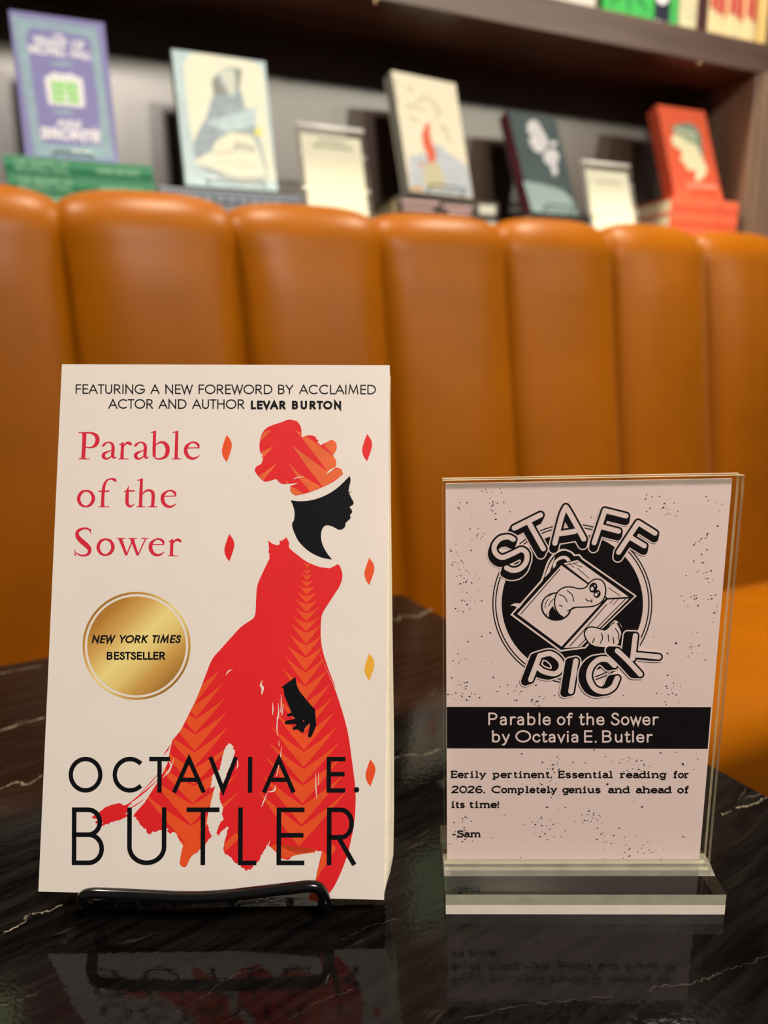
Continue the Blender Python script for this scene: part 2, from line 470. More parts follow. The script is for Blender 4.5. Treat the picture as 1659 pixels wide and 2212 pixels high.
LOW = {
 'a': (.42, [sp((.04, .56), (.12, .64), (.24, .66), (.36, .60), (.40, .46)) + [(.40, 0)], sp((.40, .40), (.22, .38), (.06, .30), (.02, .17), (.08, .04), (.20, 0), (.33, .06), (.40, .18))]),
 'b': (.46, [[(0, 1), (0, 0)], sp((0, .48), (.10, .62), (.24, .66), (.40, .57), (.46, .33), (.40, .09), (.24, 0), (.10, .04), (0, .18))]),
 'c': (.44, [sp((.44, .52), (.34, .64), (.22, .66), (.06, .55), (0, .33), (.06, .11), (.22, 0), (.35, .02), (.45, .14))]),
 'd': (.46, [[(.46, 1), (.46, 0)], sp((.46, .48), (.36, .62), (.22, .66), (.06, .57), (0, .33), (.06, .09), (.22, 0), (.36, .04), (.46, .18))]),
 'e': (.47, [[(.02, .34), (.46, .34)] + sp((.46, .34), (.42, .56), (.25, .66), (.06, .56), (0, .33), (.07, .09), (.25, 0), (.38, .03), (.46, .13))]),
 'f': (.34, [sp((.36, .93), (.28, 1), (.18, .97), (.13, .82)) + [(.13, 0)], [(0, X), (.32, X)]]),
 'g': (.46, [sp((.44, .50), (.34, .63), (.22, .66), (.06, .57), (0, .36), (.06, .15), (.22, .06), (.36, .10), (.44, .22)), [(.44, X), (.44, -.10)] + sp((.44, -.10), (.38, -.26), (.20, -.30), (.02, -.22))]),
 'h': (.42, [[(0, 1), (0, 0)], sp((0, .44), (.08, .58), (.22, .66), (.36, .60), (.42, .44)) + [(.42, 0)]]),
 'i': (.0, [[(0, X), (0, 0)], [(-.01, .92), (.01, .92)]]),
 'l': (.0, [[(0, 1), (0, 0)]]),
 'm': (.72, [[(0, X), (0, 0)], sp((0, .44), (.07, .60), (.18, .66), (.31, .60), (.36, .44)) + [(.36, 0)], sp((.36, .44), (.43, .60), (.54, .66), (.67, .60), (.72, .44)) + [(.72, 0)]]),
 'n': (.42, [[(0, X), (0, 0)], sp((0, .44), (.08, .58), (.22, .66), (.36, .60), (.42, .44)) + [(.42, 0)]]),
 'o': (.48, [arc(.24, .33, .24, .33, 0, 360, 30)]),
 'p': (.46, [[(0, X), (0, -.3)], sp((0, .48), (.10, .62), (.24, .66), (.40, .57), (.46, .33), (.40, .09), (.24, 0), (.10, .04), (0, .18))]),
 'r': (.30, [[(0, X), (0, 0)], sp((0, .40), (.06, .56), (.18, .66), (.31, .63))]),
 's': (.40, [sp((.36, .54), (.27, .65), (.16, .66), (.04, .58), (.05, .44), (.20, .34), (.36, .24), (.39, .10), (.28, 0), (.14, 0), (0, .12))]),
 't': (.30, [[(.11, .90), (.11, .15)] + sp((.11, .15), (.15, .02), (.25, 0), (.33, .07)), [(0, X), (.30, X)]]),
 'u': (.42, [[(0, X), (0, .22)] + sp((0, .22), (.06, .06), (.18, 0), (.33, .08), (.42, .24)), [(.42, X), (.42, 0)]]),
 'v': (.44, [[(0, X), (.22, 0), (.44, X)]]),
 'w': (.70, [[(0, X), (.18, 0), (.35, .6), (.52, 0), (.70, X)]]),
 'y': (.44, [[(0, X), (.23, .03)], [(.44, X), (.20, -.10)] + sp((.20, -.10), (.12, -.26), (0, -.28))]),
 '2': (.46, [sp((.02, .74), (.06, .92), (.22, 1), (.40, .92), (.43, .74), (.32, .50), (.12, .26), (0, .02)) + [(.46, .02)]]),
 '0': (.50, [arc(.25, .5, .25, .5, 0, 360, 30)]),
 '6': (.46, [sp((.42, .88), (.32, .99), (.20, .97), (.06, .78), (0, .45), (.04, .14), (.20, 0), (.38, .06), (.46, .26), (.38, .48), (.22, .54), (.06, .44), (.01, .28))]),
 '!': (.0, [[(0, 1), (0, .30)], [(-.01, .0), (.01, .0)]]),
 '-': (.30, [[(0, .36), (.30, .36)]]),
}
ALL = dict(LOW); ALL.update(CAPS)
def t_(x, y, a=.13, b=.13): return [(x - a, y), (x + b, y)]
SLAB = {
 'a': [t_(.42, 0, .0, .14)], 'b': [t_(0, 1, .14, 0)], 'd': [t_(.46, 1, .14, 0), t_(.46, 0, 0, .13)], 'f': [t_(.13, 0, .15, .17)],
 'g': [t_(.44, X, 0, .14)], 'h': [t_(0, 1, .14, 0), t_(0, 0), t_(.42, 0)], 'i': [t_(0, X, .15, 0), t_(0, 0, .17, .17)], 'l': [t_(0, 1, .15, 0), t_(0, 0, .17, .17)],
 'm': [t_(0, X, .13, 0), t_(0, 0, .12, .1), t_(.36, 0, .1, .1), t_(.72, 0, .1, .12)], 'n': [t_(0, X, .14, 0), t_(0, 0), t_(.42, 0)],
 'p': [t_(0, X, .14, 0), t_(0, -.3, .15, .15)], 'r': [t_(0, X, .15, 0), t_(0, 0, .15, .18)], 'u': [t_(0, X, .14, 0), t_(.42, X, .14, 0), t_(.42, 0, 0, .13)],
 'y': [t_(0, X, .12, .12), t_(.44, X, .12, .12)], 'E': [t_(0, 1, .13, 0), t_(0, 0, .13, 0), [(.48, 1), (.48, .78)], [(.48, 0), (.48, .22)], [(.34, .62), (.34, .42)]],
 'C': [[(.82, 1), (.82, .7)]], 'S': [[(.48, 1), (.48, .76)], [(.02, .24), (.02, 0)]], 's': [[(.37, .66), (.37, .5)], [(.02, .15), (.02, 0)]], 'c': [[(.43, .66), (.43, .5)]],
}
def BEAR(ch, right):
    if ch in 'OCGQoceadqg0269S' and not (ch in 'CG' and right): 
        return .5 if not (right and ch in 'ad') else .75
    if ch in 'AVWYTvwy': return .32
    if ch in 'LK' and right: return .3
    if ch in 'EF' and right: return .5
    if ch in 'rft' and right: return .35
    if ch in 'ft': return .4
    return .8
def text(ink, s, x0, x1, y0, y1, h, sw, mi=0, gap=.20, space=.42, slant=0.0, slab=False, rnd=False):
    """write s from x0 to x1 on the baseline y0..y1 (drawing y runs down), cap height h, pen width sw"""
    lay = []; p = sw / h; end = 0.0; prev = None
    for ch in s:
        if ch == ' ': end += space + gap * .8; prev = ' '; continue
        w, st = ALL[ch]
        lw = 0.0
        if slab and ch in 'ilfrtmnhupy': lw = 0.05 if ch not in 'il' else 0.13
        g = 0.0 if prev is None else (gap * 0.4 if prev == ' ' else gap * (BEAR(prev, 1) + BEAR(ch, 0)) * (0.8 if slab else 1))
        lay.append((ch, end + g + lw)); end += g + w + 2 * lw; prev = ch
    total = end
    kx = (x1 - x0 - sw) / total if total > 0 else 1
    ky = h - sw
    for ch, px in lay:
        w, st = ALL[ch]
        strokes = [(k, False) for k in st] + ([(k, True) for k in SLAB.get(ch, [])] if slab else [])
        for poly, sl in strokes:
            P = []
            for (x, y) in poly:
                yy = y * ky + sw / 2
                f = (px + x) * kx
                P.append((x0 + sw / 2 + f + yy * slant, y0 + (y1 - y0) * f / max(1e-6, (x1 - x0)) - yy))
            closed = len(P) > 6 and math.hypot(P[0][0] - P[-1][0], P[0][1] - P[-1][1]) < 1e-3
            dot = len(poly) == 2 and abs(poly[0][0] - poly[1][0]) < .03 and poly[0][1] == poly[1][1]
            if dot:
                ink.disc(((P[0][0] + P[1][0]) / 2, (P[0][1] + P[1][1]) / 2), sw * .62, None, mi, 14); continue
            if rnd or slab:
                ink.ribbon(P, sw * (.85 if sl else 1), mi, closed)
                if rnd and not closed:
                    for q in (P[0], P[-1]): ink.disc(q, sw / 2, None, mi, 10)
            else:
                ink.ribbon(extend(P, sw / 2) if not closed else P, sw, mi, closed)
def extend(P, e):
    def ex(a, b):
        l = math.hypot(a[0] - b[0], a[1] - b[1]) or 1
        return (a[0] + (a[0] - b[0]) / l * e, a[1] + (a[1] - b[1]) / l * e)
    return [ex(P[0], P[1])] + list(P[1:-1]) + [ex(P[-1], P[-2])]
def letter(ink, ch, x0, x1, ytop, ybase, sw, mi=0):
    w, st = CAPS[ch]
    for poly in st:
        xs = [q[0] for k in st for q in k]
        a, b = min(xs), max(xs)
        P = [(x0 + sw / 2 + ((x - a) / (b - a) if b > a else .5) * (x1 - x0 - sw), ybase - sw / 2 - y * (ybase - ytop - sw)) for x, y in poly]
        closed = len(P) > 6 and math.hypot(P[0][0] - P[-1][0], P[0][1] - P[-1][1]) < 1e-3
        ink.ribbon(extend(P, sw / 2) if not closed else P, sw, mi, closed)

# ================================================================== THE SETTING
DARKWOOD = wood_mat('dark_wood', srgb(44, 30, 26), srgb(66, 46, 38), 0.38, (4, 4, 40))
WOODV = wood_mat('bookcase_wood', srgb(104, 82, 66), srgb(128, 104, 86), 0.42, (30, 30, 2.5))
bm = bmesh.new(); box(bm, -4, -5, -0.05, 5, 4, 0)
tag(link('floor', bm, mat('floor_boards', srgb(58, 40, 30), 0.35, noise=.25, nscale=6)), kind='structure')
bm = bmesh.new(); M = wall_matrix(0, 0, 0)
box(bm, -4, 1.42, -ZC, 5, 1.52, 1.95, 0, M)
tag(link('wall_back', bm, mat('wall_paint', srgb(92, 72, 58), 0.7, noise=.08)), kind='structure')

# ================================================================== BOOKCASE behind the bench
D_LEDGE, D_BACK, D_FRONT = 1.115, 1.35, 1.15
Z_LEDGE, Z_SH0, Z_SH1 = 0.203, 0.5395, 0.594
S_POST = 1.375
PANEL = wood_mat('panel_wood', srgb(66, 50, 42), srgb(82, 64, 54), 0.36, (3, 3, 3), 1.0)
bc = empty('bookcase', wall_matrix(0, 0, -ZC), 'dark wood built in bookcase with a deep shelf above the tan leather bench', 'bookcase')
def bpart(name, boxes, m, bev=0.0015):
    b = bmesh.new()
    for q in boxes:
        x0, y0, z0, x1, y1, z1 = q
        box(b, x0, y0, z0 + ZC, x1, y1, z1 + ZC)
    if bev: bevel_all(b, bev, 1)
    return link(name, b, m, bc)
bpart('ledge', [(-.9, D_LEDGE, .165, S_POST, D_BACK, Z_LEDGE)], DARKWOOD)
bpart('back_panel', [(-.9, D_BACK, .1, S_POST + .1, D_BACK + .02, 1.30)], PANEL)
bpart('upper_shelf', [(-.9, D_FRONT, Z_SH0, S_POST + .3, D_BACK, Z_SH1)], wood_mat('shelf_wood', srgb(66, 46, 38), srgb(88, 64, 54), 0.33, (4, 40, 40)))
bpart('side_panel', [(S_POST, D_FRONT + .004, -.55, S_POST + .03, D_BACK, Z_SH0)], WOODV)
bpart('face_frame', [(S_POST + .012, D_FRONT - .006, -.55, S_POST + .16, D_FRONT + .016, Z_SH0), (S_POST + .03, D_FRONT - .012, -.55, S_POST + .14, D_FRONT - .006, Z_SH0)], WOODV)
bpart('lower_case', [(-.9, D_LEDGE, -ZC, S_POST, D_BACK, .165)], DARKWOOD)
for s_ in (0.452, 1.055):
    b = bmesh.new()
    bmesh.ops.create_uvsphere(b, u_segments=12, v_segments=8, radius=.004, matrix=Matrix.Translation((s_ * D_FRONT, D_FRONT + .006, Z_SH0 + ZC - .001)))
    link('shelf_screw', b, mat('brass', (.8, .6, .35, 1), .2, 1.0), bc, True)

# ================================================================== LEATHER BENCH
def leather():
    m = mat('tan_leather', LEATHER, 0.37, spec=.10, bump=.10, bscale=420, noise=.07, nscale=9)
    q = m.node_tree.nodes['Principled BSDF'].inputs
    q['Sheen Weight'].default_value = .14; q['Sheen Roughness'].default_value = .22; q['Sheen Tint'].default_value = (1, .86, .62, 1)
    return m
LEATHER = (0.215, 0.062, 0.0004, 1)
bench = empty('bench', wall_matrix(0, 0.75, -ZC), 'tan leather booth bench with vertical channel tufted back behind the marble table', 'bench')
SP, S0 = 0.2225, 0.0224
SEAT_Z = -.450
def back_path():
    """(d, z, amount of bulge) up the front, over the crown and down behind"""
    P = []
    for k in range(30):
        z = -.52 + (.146 + .52) * k / 29
        P.append((1.028 + .135 * (z - .13), z))
    c = (1.028 + .135 * (.146 - .13) + .050, .146)
    for k in range(1, 17):
        a = math.pi - math.pi * k / 16 * .96
        P.append((c[0] + .050 * math.cos(a), c[1] + .057 * math.sin(a)))
    for k in range(1, 4): P.append((c[0] + .049, .135 - .05 * k))
    return P
BP = back_path()
def channel(s0, s1):
    b = bmesh.new(); NA = 28; rows = []
    for i, (d, z) in enumerate(BP):
        d0, z0 = BP[max(i - 1, 0)]; d1, z1 = BP[min(i + 1, len(BP) - 1)]
        l = math.hypot(d1 - d0, z1 - z0); nd, nz = -(z1 - z0) / l, (d1 - d0) / l
        row = []
        for k in range(NA + 1):
            a = -1 + 2 * k / NA
            a = math.copysign(abs(a) ** .75, a)
            e = (1 - abs(a) ** 3.0) ** .72 if abs(a) < 1 else 0
            up_ = max(0.0, min(1.0, (z - .10) / .09)); bl = (.030 - .012 * up_) * e - .010 + .006 * up_
            bl += .003 * math.sin(7 * s0 + 9 * z) * e
            s = (s0 + s1) / 2 + (s1 - s0) / 2 * a
            row.append(b.verts.new((s, d + nd * bl - .75, z + nz * bl + ZC)))
        rows.append(row)
    for i in range(len(rows) - 1):
        for k in range(NA):
            b.faces.new((rows[i][k], rows[i][k + 1], rows[i + 1][k + 1], rows[i + 1][k]))
    return b
for k in range(-3, 8):
    link('back_channel', channel(S0 + SP * k, S0 + SP * (k + 1)), leather(), bench, True)
# seat cushion
b = bmesh.new()
prof = []
for k in range(9):
    a = math.pi * (1 + .5 * (1 - k / 8)) if False else math.pi - math.pi / 2 * k / 8
    prof.append((.585 + .055 * math.cos(a), SEAT_Z - .055 + .055 * math.sin(a)))
prof = [(.530, SEAT_Z - .13), (.529, SEAT_Z - .09)] + prof + [(.66, SEAT_Z + .008), (.78, SEAT_Z + .010), (.88, SEAT_Z + .002), (.93, SEAT_Z - .03), (.95, SEAT_Z - .13)]
prof = cr(prof, 4)
rows = [[b.verts.new((s, d - .75, z + ZC)) for d, z in prof] for s in (-.70, -.69, 0, .6, 1.2, 1.79, 1.80)]
for i in range(len(rows) - 1):
    for k in range(len(prof) - 1): b.faces.new((rows[i][k], rows[i][k + 1], rows[i + 1][k + 1], rows[i + 1][k]))
for r in (rows[0], rows[-1]): b.faces.new(r)
link('seat', b, leather(), bench, True)
b = bmesh.new(); box(b, -.69, .60 - .75, .0, 1.79, .95 - .75, SEAT_Z - .125 + ZC)
link('plinth', b, mat('plinth_black', srgb(30, 16, 12), .5), bench)
b = bmesh.new(); box(b, -.69, 1.045 - .75, .0, 1.79, 1.085 - .75, .05 + ZC)
link('back_board', b, mat('plinth_black', srgb(30, 16, 12), .5), bench)

# ================================================================== TABLE
C0 = Vector((0.0144, 0.6093)); EB = Vector((-.2921, -.1359)).normalized(); ER = Vector((.168, -.3058)).normalized()
tbl = empty('cafe_table', Matrix.Translation((-.06, .22, 0)), 'black veined marble topped table carrying the red and white book and the acrylic sign', 'table')
off = Vector((-.06, .22))
quad = [C0, C0 + ER * .74, C0 + ER * .74 + EB * .76, C0 + EB * .76]
def rounded(quad, r=.004, n=4):
    out = []
    N = len(quad)
    for i in range(N):
        a, p, c = quad[i - 1], quad[i], quad[(i + 1) % N]
        u = (a - p).normalized(); v = (c - p).normalized()
        q0, q1 = p + u * r, p + v * r
        for k in range(n + 1):
            t = k / n
            out.append(q0 * (1 - t) ** 2 + p * 2 * t * (1 - t) + q1 * t * t)
    return out
b = bmesh.new(); lay = []
cen = sum((Vector(q) for q in quad), Vector((0, 0))) / 4
for inset, z in ((.0035, TABLE_Z - .030), (.0, TABLE_Z - .0275), (0, TABLE_Z - .0022), (.0022, TABLE_Z)):
    q2 = [Vector(q) + (cen - Vector(q)).normalized() * inset * 1.4 for q in quad]
    lay.append([b.verts.new((p.x - off.x, p.y - off.y, z)) for p in rounded(q2)])
for i in range(3):
    A, B = lay[i], lay[i + 1]
    for k in range(len(A)): b.faces.new((A[k], A[(k + 1) % len(A)], B[(k + 1) % len(A)], B[k]))
b.faces.new(lay[0]); b.faces.new(lay[-1])
# bright veins in the stone, as they lie on the slab
rv = random.Random(5)
def vein(pts, w, wob=.0006):
    w *= .6
    P = []
    d = cr(pts, 10)
    for i, p in enumerate(d):
        P.append((p[0] + rv.uniform(-wob, wob), p[1] + rv.uniform(-wob, wob), w * rv.uniform(.25, 1.3)))
    L, R = [], []
    for i, p in enumerate(P):
        a, c = P[max(0, i - 1)], P[min(len(P) - 1, i + 1)]
        dx, dy = c[0] - a[0], c[1] - a[1]; l = math.hypot(dx, dy) or 1
        n = (-dy / l * p[2] / 2, dx / l * p[2] / 2)
        L.append(b.verts.new((p[0] + n[0] - off.x, p[1] + n[1] - off.y, TABLE_Z + .00004)))
        R.append(b.verts.new((p[0] - n[0] - off.x, p[1] - n[1] - off.y, TABLE_Z + .00004)))
    for i in range(len(P) - 1):
        f = b.faces.new((L[i], L[i + 1], R[i + 1], R[i])); f.material_index = 1 if w > .0008 else 2
VEINS = [
    ([(-0.1555, 0.2201), (-0.1495, 0.2282), (-0.144, 0.2332), (-0.1436, 0.2385), (-0.1378, 0.2391), (-0.1322, 0.243)], 0.0017),
    ([(-0.2313, 0.3794), (-0.2217, 0.3874), (-0.2103, 0.3957)], 0.003),
    ([(-0.1988, 0.3225), (-0.1934, 0.3283), (-0.1863, 0.326), (-0.1829, 0.334)], 0.0022),
    ([(0.0005, 0.5485), (0.0087, 0.5438), (0.0128, 0.5529), (0.0249, 0.5501), (0.031, 0.5571), (0.0397, 0.5663)], 0.0045),
    ([(-0.1336, 0.1978), (-0.1286, 0.2003), (-0.1234, 0.2028)], 0.0010),
    ([(0.0008, 0.3417), (0.0096, 0.3458), (0.0171, 0.3446), (0.0281, 0.3506)], 0.0014),
    ([(0.0846, 0.1974), (0.0895, 0.2), (0.099, 0.2001), (0.1081, 0.2028), (0.1139, 0.2049)], 0.0010),
    ([(0.1142, 0.2056), (0.1253, 0.2084), (0.1335, 0.2117)], 0.0009),
    ([(-0.073, 0.1936), (-0.0654, 0.2004), (-0.0573, 0.2076), (-0.0482, 0.2112)], 0.0005),
    ([(-0.0191, 0.2226), (-0.0088, 0.2288), (0.0018, 0.2319)], 0.0008),
    ([(0.022, 0.1896), (0.0456, 0.194), (0.0727, 0.1968)], 0.0006),
    ([(0.1624, 0.2942), (0.1711, 0.2964), (0.1814, 0.3017)], 0.002),
    ([(0.1536, 0.2894), (0.1591, 0.2919)], 0.0016),
    ([(-0.2704, 0.4595), (-0.255, 0.4676), (-0.246, 0.471)], 0.002),
    ([(-0.0356, 0.1902), (-0.024, 0.1976), (-0.0148, 0.2009)], 0.0005),
]
for pts, w in VEINS:
    vein(pts, w)
link('table_top', b, [marble_mat(), vein_mat(), vein_mat('marble_faint_vein', (.055, .045, .036, 1))], tbl)
b = bmesh.new()
bmesh.ops.create_cone(b, cap_ends=True, segments=24, radius1=.04, radius2=.04, depth=TABLE_Z - .05, matrix=Matrix.Translation((0, 0, (TABLE_Z - .05) / 2 + .018)))
link('pedestal', b, mat('black_iron', srgb(22, 20, 20), .4, .6), tbl)
b = bmesh.new(); box(b, -.22, -.22, 0, .22, .22, .018); bevel_all(b, .005, 2)
link('base_plate', b, mat('black_iron', srgb(22, 20, 20), .4, .6), tbl)

# ================================================================== THE BOOK IN FRONT
PAPER = mat('cover_stock', srgb(234, 225, 216), 0.38, noise=.015, nscale=40, bump=.03, bscale=700)
PAGES = mat('page_edges', srgb(238, 230, 204), 0.8, noise=.06, nscale=300)
INK_K = mat('ink_black', srgb(13, 14, 19), .4, spec=.25)
INK_R = mat('ink_red', srgb(228, 34, 40), .42, noise=.03, nscale=60)
INK_O = mat('ink_orange', srgb(236, 84, 38), .42, noise=.04, nscale=60)
INK_O2 = mat('ink_orange_wash', srgb(232, 104, 52), .42, noise=.12, nscale=110)
INK_T = mat('ink_title', srgb(214, 36, 62), .42)
INK_Y = mat('ink_yellow', srgb(238, 178, 58), .42)
BL = Vector((-.1357, .2338, -.1987)); BR = Vector((-.0033, .2293, -.2020)); TL = Vector((-.1296, .2936, -.0020))
bx = (BR - BL).normalized(); bz = (TL - BL); bz = (bz - bx * bz.dot(bx)).normalized(); by = bz.cross(bx)
BW, BH, BT = (BR - BL).length, (TL - BL).length, .0175
Mb = Matrix((bx, by, bz)).transposed().to_4x4(); Mb.translation = BL + UP * ZC
book = empty('paperback_book', Mb, 'cream paperback showing a woman in a red dress and headwrap, on a black wire easel', 'book')
b = bmesh.new(); box(b, 0, 0, 0, BW, .0004, BH)
front = link('front_cover', b, PAPER, book)
b = bmesh.new(); box(b, 0, .0004, 0, .0005, BT - .0004, BH); link('spine', b, PAPER, book)
b = bmesh.new(); box(b, 0, BT - .0004, 0, BW, BT, BH); link('back_cover', b, PAPER, book)
# the pages fan out past the cover at the lower right
b = bmesh.new()
fan = [(.0005, .0000), (.008, .0024), (.0135, .0034), (.03, .0035), (.06, .0032), (.10, .0022), (.15, .0011), (.19, .0004), (BH - .0006, .0001)]
NL = 12; rows = []
for z, e in fan:
    row = [b.verts.new((.0005, .0005, z))]
    for k in range(NL + 1):
        y = .0005 + (BT - .001) * k / NL
        row.append(b.verts.new((BW - .0004 + e * (.55 + .45 * math.sin(math.pi * min(1, k / NL * 1.2))) + (.00025 if k % 2 else 0), y, z)))
    row.append(b.verts.new((.0005, BT - .0005, z)))
    rows.append(row)
for i in range(len(rows) - 1):
    A, B = rows[i], rows[i + 1]
    for k in range(len(A)): b.faces.new((A[k], A[(k + 1) % len(A)], B[(k + 1) % len(A)], B[k]))
b.faces.new(rows[0]); b.faces.new(rows[-1])
link('page_block', b, PAGES, book)

# --- cover print.  Drawing coordinates are mapped onto the sheet by its four corners
hb = homography([(129.5, 787), (837.5, 789), (830, 1943.5), (83, 1926)], [(0, BH), (BW, BH), (BW, 0), (0, 0)])
def zoom(s, ox, oy, sc=1.0):
    return lambda p: (ox + p[0] / sc, oy + p[1] / sc) + tuple(v / sc for v in p[2:])
Z1 = zoom(0, 110, 770, 4.3658); Z2 = zoom(0, 470, 770, 4.254); Z3 = zoom(0, 470, 1130, 4.254)
Z5 = zoom(0, 350, 1440, 3.253); Z6 = zoom(0, 350, 1650, 3.253); ZC5 = zoom(0, 0, 1350, 2.566)
def mp(Z, pts): return [Z(p) for p in pts]

# foreword lines
ink = Ink(hb)
text(ink, 'FEATURING A NEW FOREWORD BY ACCLAIMED', 159.5, 808, 851, 852, 20.8, 2.6, space=.48)
text(ink, 'ACTOR AND AUTHOR', 230.3, 523.6, 883, 883.6, 20.8, 2.6, space=.48)
text(ink, 'LEVAR BURTON', 538, 733, 884.2, 884.6, 18.6, 4.5, space=.72, gap=.40)
ink.done('foreword_lettering', INK_K, front)

# title, pen strokes with swelling width
ink = Ink(hb)
def vs(ink, Z, txt, dx=0, dy=0, mi=0):
    P = [tuple(float(v) for v in t.split(',')) for t in txt.split()]
    P = cr(P, 8) if len(P) > 2 else P
    ink.ribbon(mp(Z, [(p[0] + dx, p[1] + dy, max(1.5, p[2])) for p in P]), 1, mi)
LET = {
 'P': ['301,724,38 296,850,37 290,955,36', '243,967,7 355,967,7', '244,719,8 330,719,9', '300,720,12 365,722,18 412,748,34 424,790,40 408,832,34 368,858,16 308,856,9', '262,962,10 318,962,10', '272,724,10 325,724,10'],
 'a': ['468,850,6 482,836,24 505,816,14 532,810,12 558,822,22 571,850,30 570,900,32 568,932,30 580,957,18 605,949,5', '566,882,8 530,895,12 490,915,26 480,940,34 494,960,24 520,964,16 548,948,12 568,926,8'],
 'r': ['628,836,5 648,824,11 672,810,8', '660,818,28 658,880,30 655,960,32', '620,967,7 718,967,7', '640,962,9 674,962,9', '664,862,8 682,832,14 704,816,22 728,820,28 748,836,12'],
 'b': ['925,719,5 950,713,11 976,702,8', '962,706,28 960,800,31 958,900,31 960,950,26', '968,842,10 1000,816,14 1040,810,24 1076,840,38 1086,885,40 1072,935,34 1038,960,20 1000,966,14 962,955,12'],
 'l': ['1130,720,5 1158,713,11 1184,702,8', '1172,706,28 1169,830,31 1166,960,31', '1122,967,7 1213,967,7', '1146,962,9 1190,962,9'],
 'e': ['1262,864,9 1384,861,9', '1381,864,10 1372,832,24 1338,810,16 1300,817,16 1264,850,32 1256,895,36 1276,940,32 1315,962,24 1355,955,16 1386,932,6'],
 'o': ['318,1264,16 274,1284,26 248,1340,32 270,1396,26 318,1416,16 364,1394,28 388,1340,34 364,1284,26 318,1264,16'],
 'f': ['598,1184,8 590,1166,28 552,1154,14 512,1172,18 488,1220,28 480,1280,30 476,1340,30 474,1412,31', '436,1271,12 538,1271,12', '433,1418,7 540,1418,7', '456,1412,10 494,1412,10'],
 't': ['722,1220,4 712,1250,16 707,1290,30 704,1360,32 712,1398,28 740,1414,18 775,1390,5', '675,1276,6 705,1268,14 778,1268,13'],
 'h': ['800,1170,5 825,1163,11 854,1152,8', '840,1156,28 836,1280,31 832,1412,31', '793,1418,7 880,1418,7', '812,1412,9 854,1412,9', '846,1302,10 880,1270,16 915,1262,20 945,1282,30 951,1322,32 946,1412,31', '902,1418,7 993,1418,7', '924,1412,9 968,1412,9'],
 'S': ['360,1650,8 334,1624,16 285,1624,20 242,1650,30 237,1690,36 268,1732,46 320,1778,46 352,1816,38 346,1856,28 306,1878,18 258,1872,14 228,1850,9', '368,1674,5 358,1626,12', '213,1818,6 220,1880,12'],
 'w': ['642,1718,34 702,1876,22', '702,1874,12 762,1726,12', '752,1718,34 808,1876,22', '810,1874,12 880,1722,12', '610,1716,7 690,1716,7', '722,1716,7 800,1716,7', '838,1716,7 908,1716,7'],
}
for ch, dx, dy in (('P', 0, 0), ('a', 0, 0), ('r', 0, 0), ('a', 304, 0), ('b', 0, 0), ('l', 0, 0), ('e', 0, 0),
                   ('o', 0, 0), ('f', 0, 0), ('t', 0, 0), ('h', 0, 0), ('e', -217, 455),
                   ('S', 0, 0), ('o', 186, 457), ('w', 0, 0), ('e', -328, 911), ('r', 470, 913)):
    for st in LET[ch]: vs(ink, Z1, st, dx, dy)
ink.done('title_lettering', INK_T, front)

# gold seal
ink = Ink(hb)
ce = (293.2, 1395)
ink.ring(ce, 111.8, 116.6); ink.disc(ce, 106.6, 106.6, 0, 72)
ink.up(); ink.up()
text(ink, 'NEW YORK TIMES', 196, 387, 1389.6, 1389.2, 17.6, 3.5, 1, slant=.22, space=.5, gap=.26)
text(ink, 'BESTSELLER', 229, 355, 1425.4, 1425.2, 17.6, 3.5, 1, gap=.24)
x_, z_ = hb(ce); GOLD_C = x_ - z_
ink.done('gold_seal', [gold_mat(), INK_K], front)

# petals
for cx_, cy_, m_ in ((486.5, 968.8, INK_O), (789.4, 967, INK_R), (492.8, 1183, INK_R), (795.3, 1234, INK_O), (796.3, 1440.5, INK_Y), (799.3, 1669, INK_O)):
    ink = Ink(hb)
    P = poly_pts('70,720! 108,775 117,830 98,900 72,972! 38,920 27,860 45,790')
    ink.poly([(cx_ + (p[0] - 72) / 4.254, cy_ + (p[1] - 846) / 4.254) for p in P], 0)
    ink.done('petal', m_, front)

# the figure: headwrap, profile, dress
ink = Ink(hb)
rg = random.Random(3)
def pz(Z, txt, mi, n=5): ink.poly(mp(Z, poly_pts(txt, n)), mi)
pz(Z2, '640,580 715,595! 750,650 758,745! 800,728 850,725 895,745! 888,760! 914,768! 902,788! 930,815! 985,790 1030,768 1070,790 1078,850 1045,910! 1070,950 1075,1000 1060,1020! 1110,1030 1140,1080! 1050,1150 950,1200 840,1245 720,1275 680,1265 655,1230 655,1190! 730,1163! 640,1170 570,1168 525,1125! 440,1150 410,1145 370,1110 328,1050 345,1010 385,990! 405,940! 392,930! 400,905! 378,880 370,830 380,740 420,670 480,635 570,605', 0)
dress = mp(Z3, poly_pts('455,158! 485,185 540,203 560,190! 558,160! 580,160 620,130! 645,180 650,230 720,290 810,355 920,400 1020,415! 1060,395 1100,380 1130,440 1135,500 1110,580 1040,690 960,820 942,900 940,1050 960,1180 1000,1310 1045,1450'))
dress += mp(Z5, cr([(1200, 130), (1225, 200), (1270, 340), (1305, 480), (1330, 650), (1350, 800), (1358, 900), (1358, 960), (1355, 1030)], 5))
dress += mp(Z6, cr([(1352, 380), (1340, 470), (1312, 600), (1285, 690), (1240, 800), (1190, 890), (1120, 962)], 5))
dress += mp(Z6, [(1028, 956), (1040, 920), (1062, 880)] + cr([(1076, 830), (1090, 760), (1108, 680), (1124, 610)], 4))
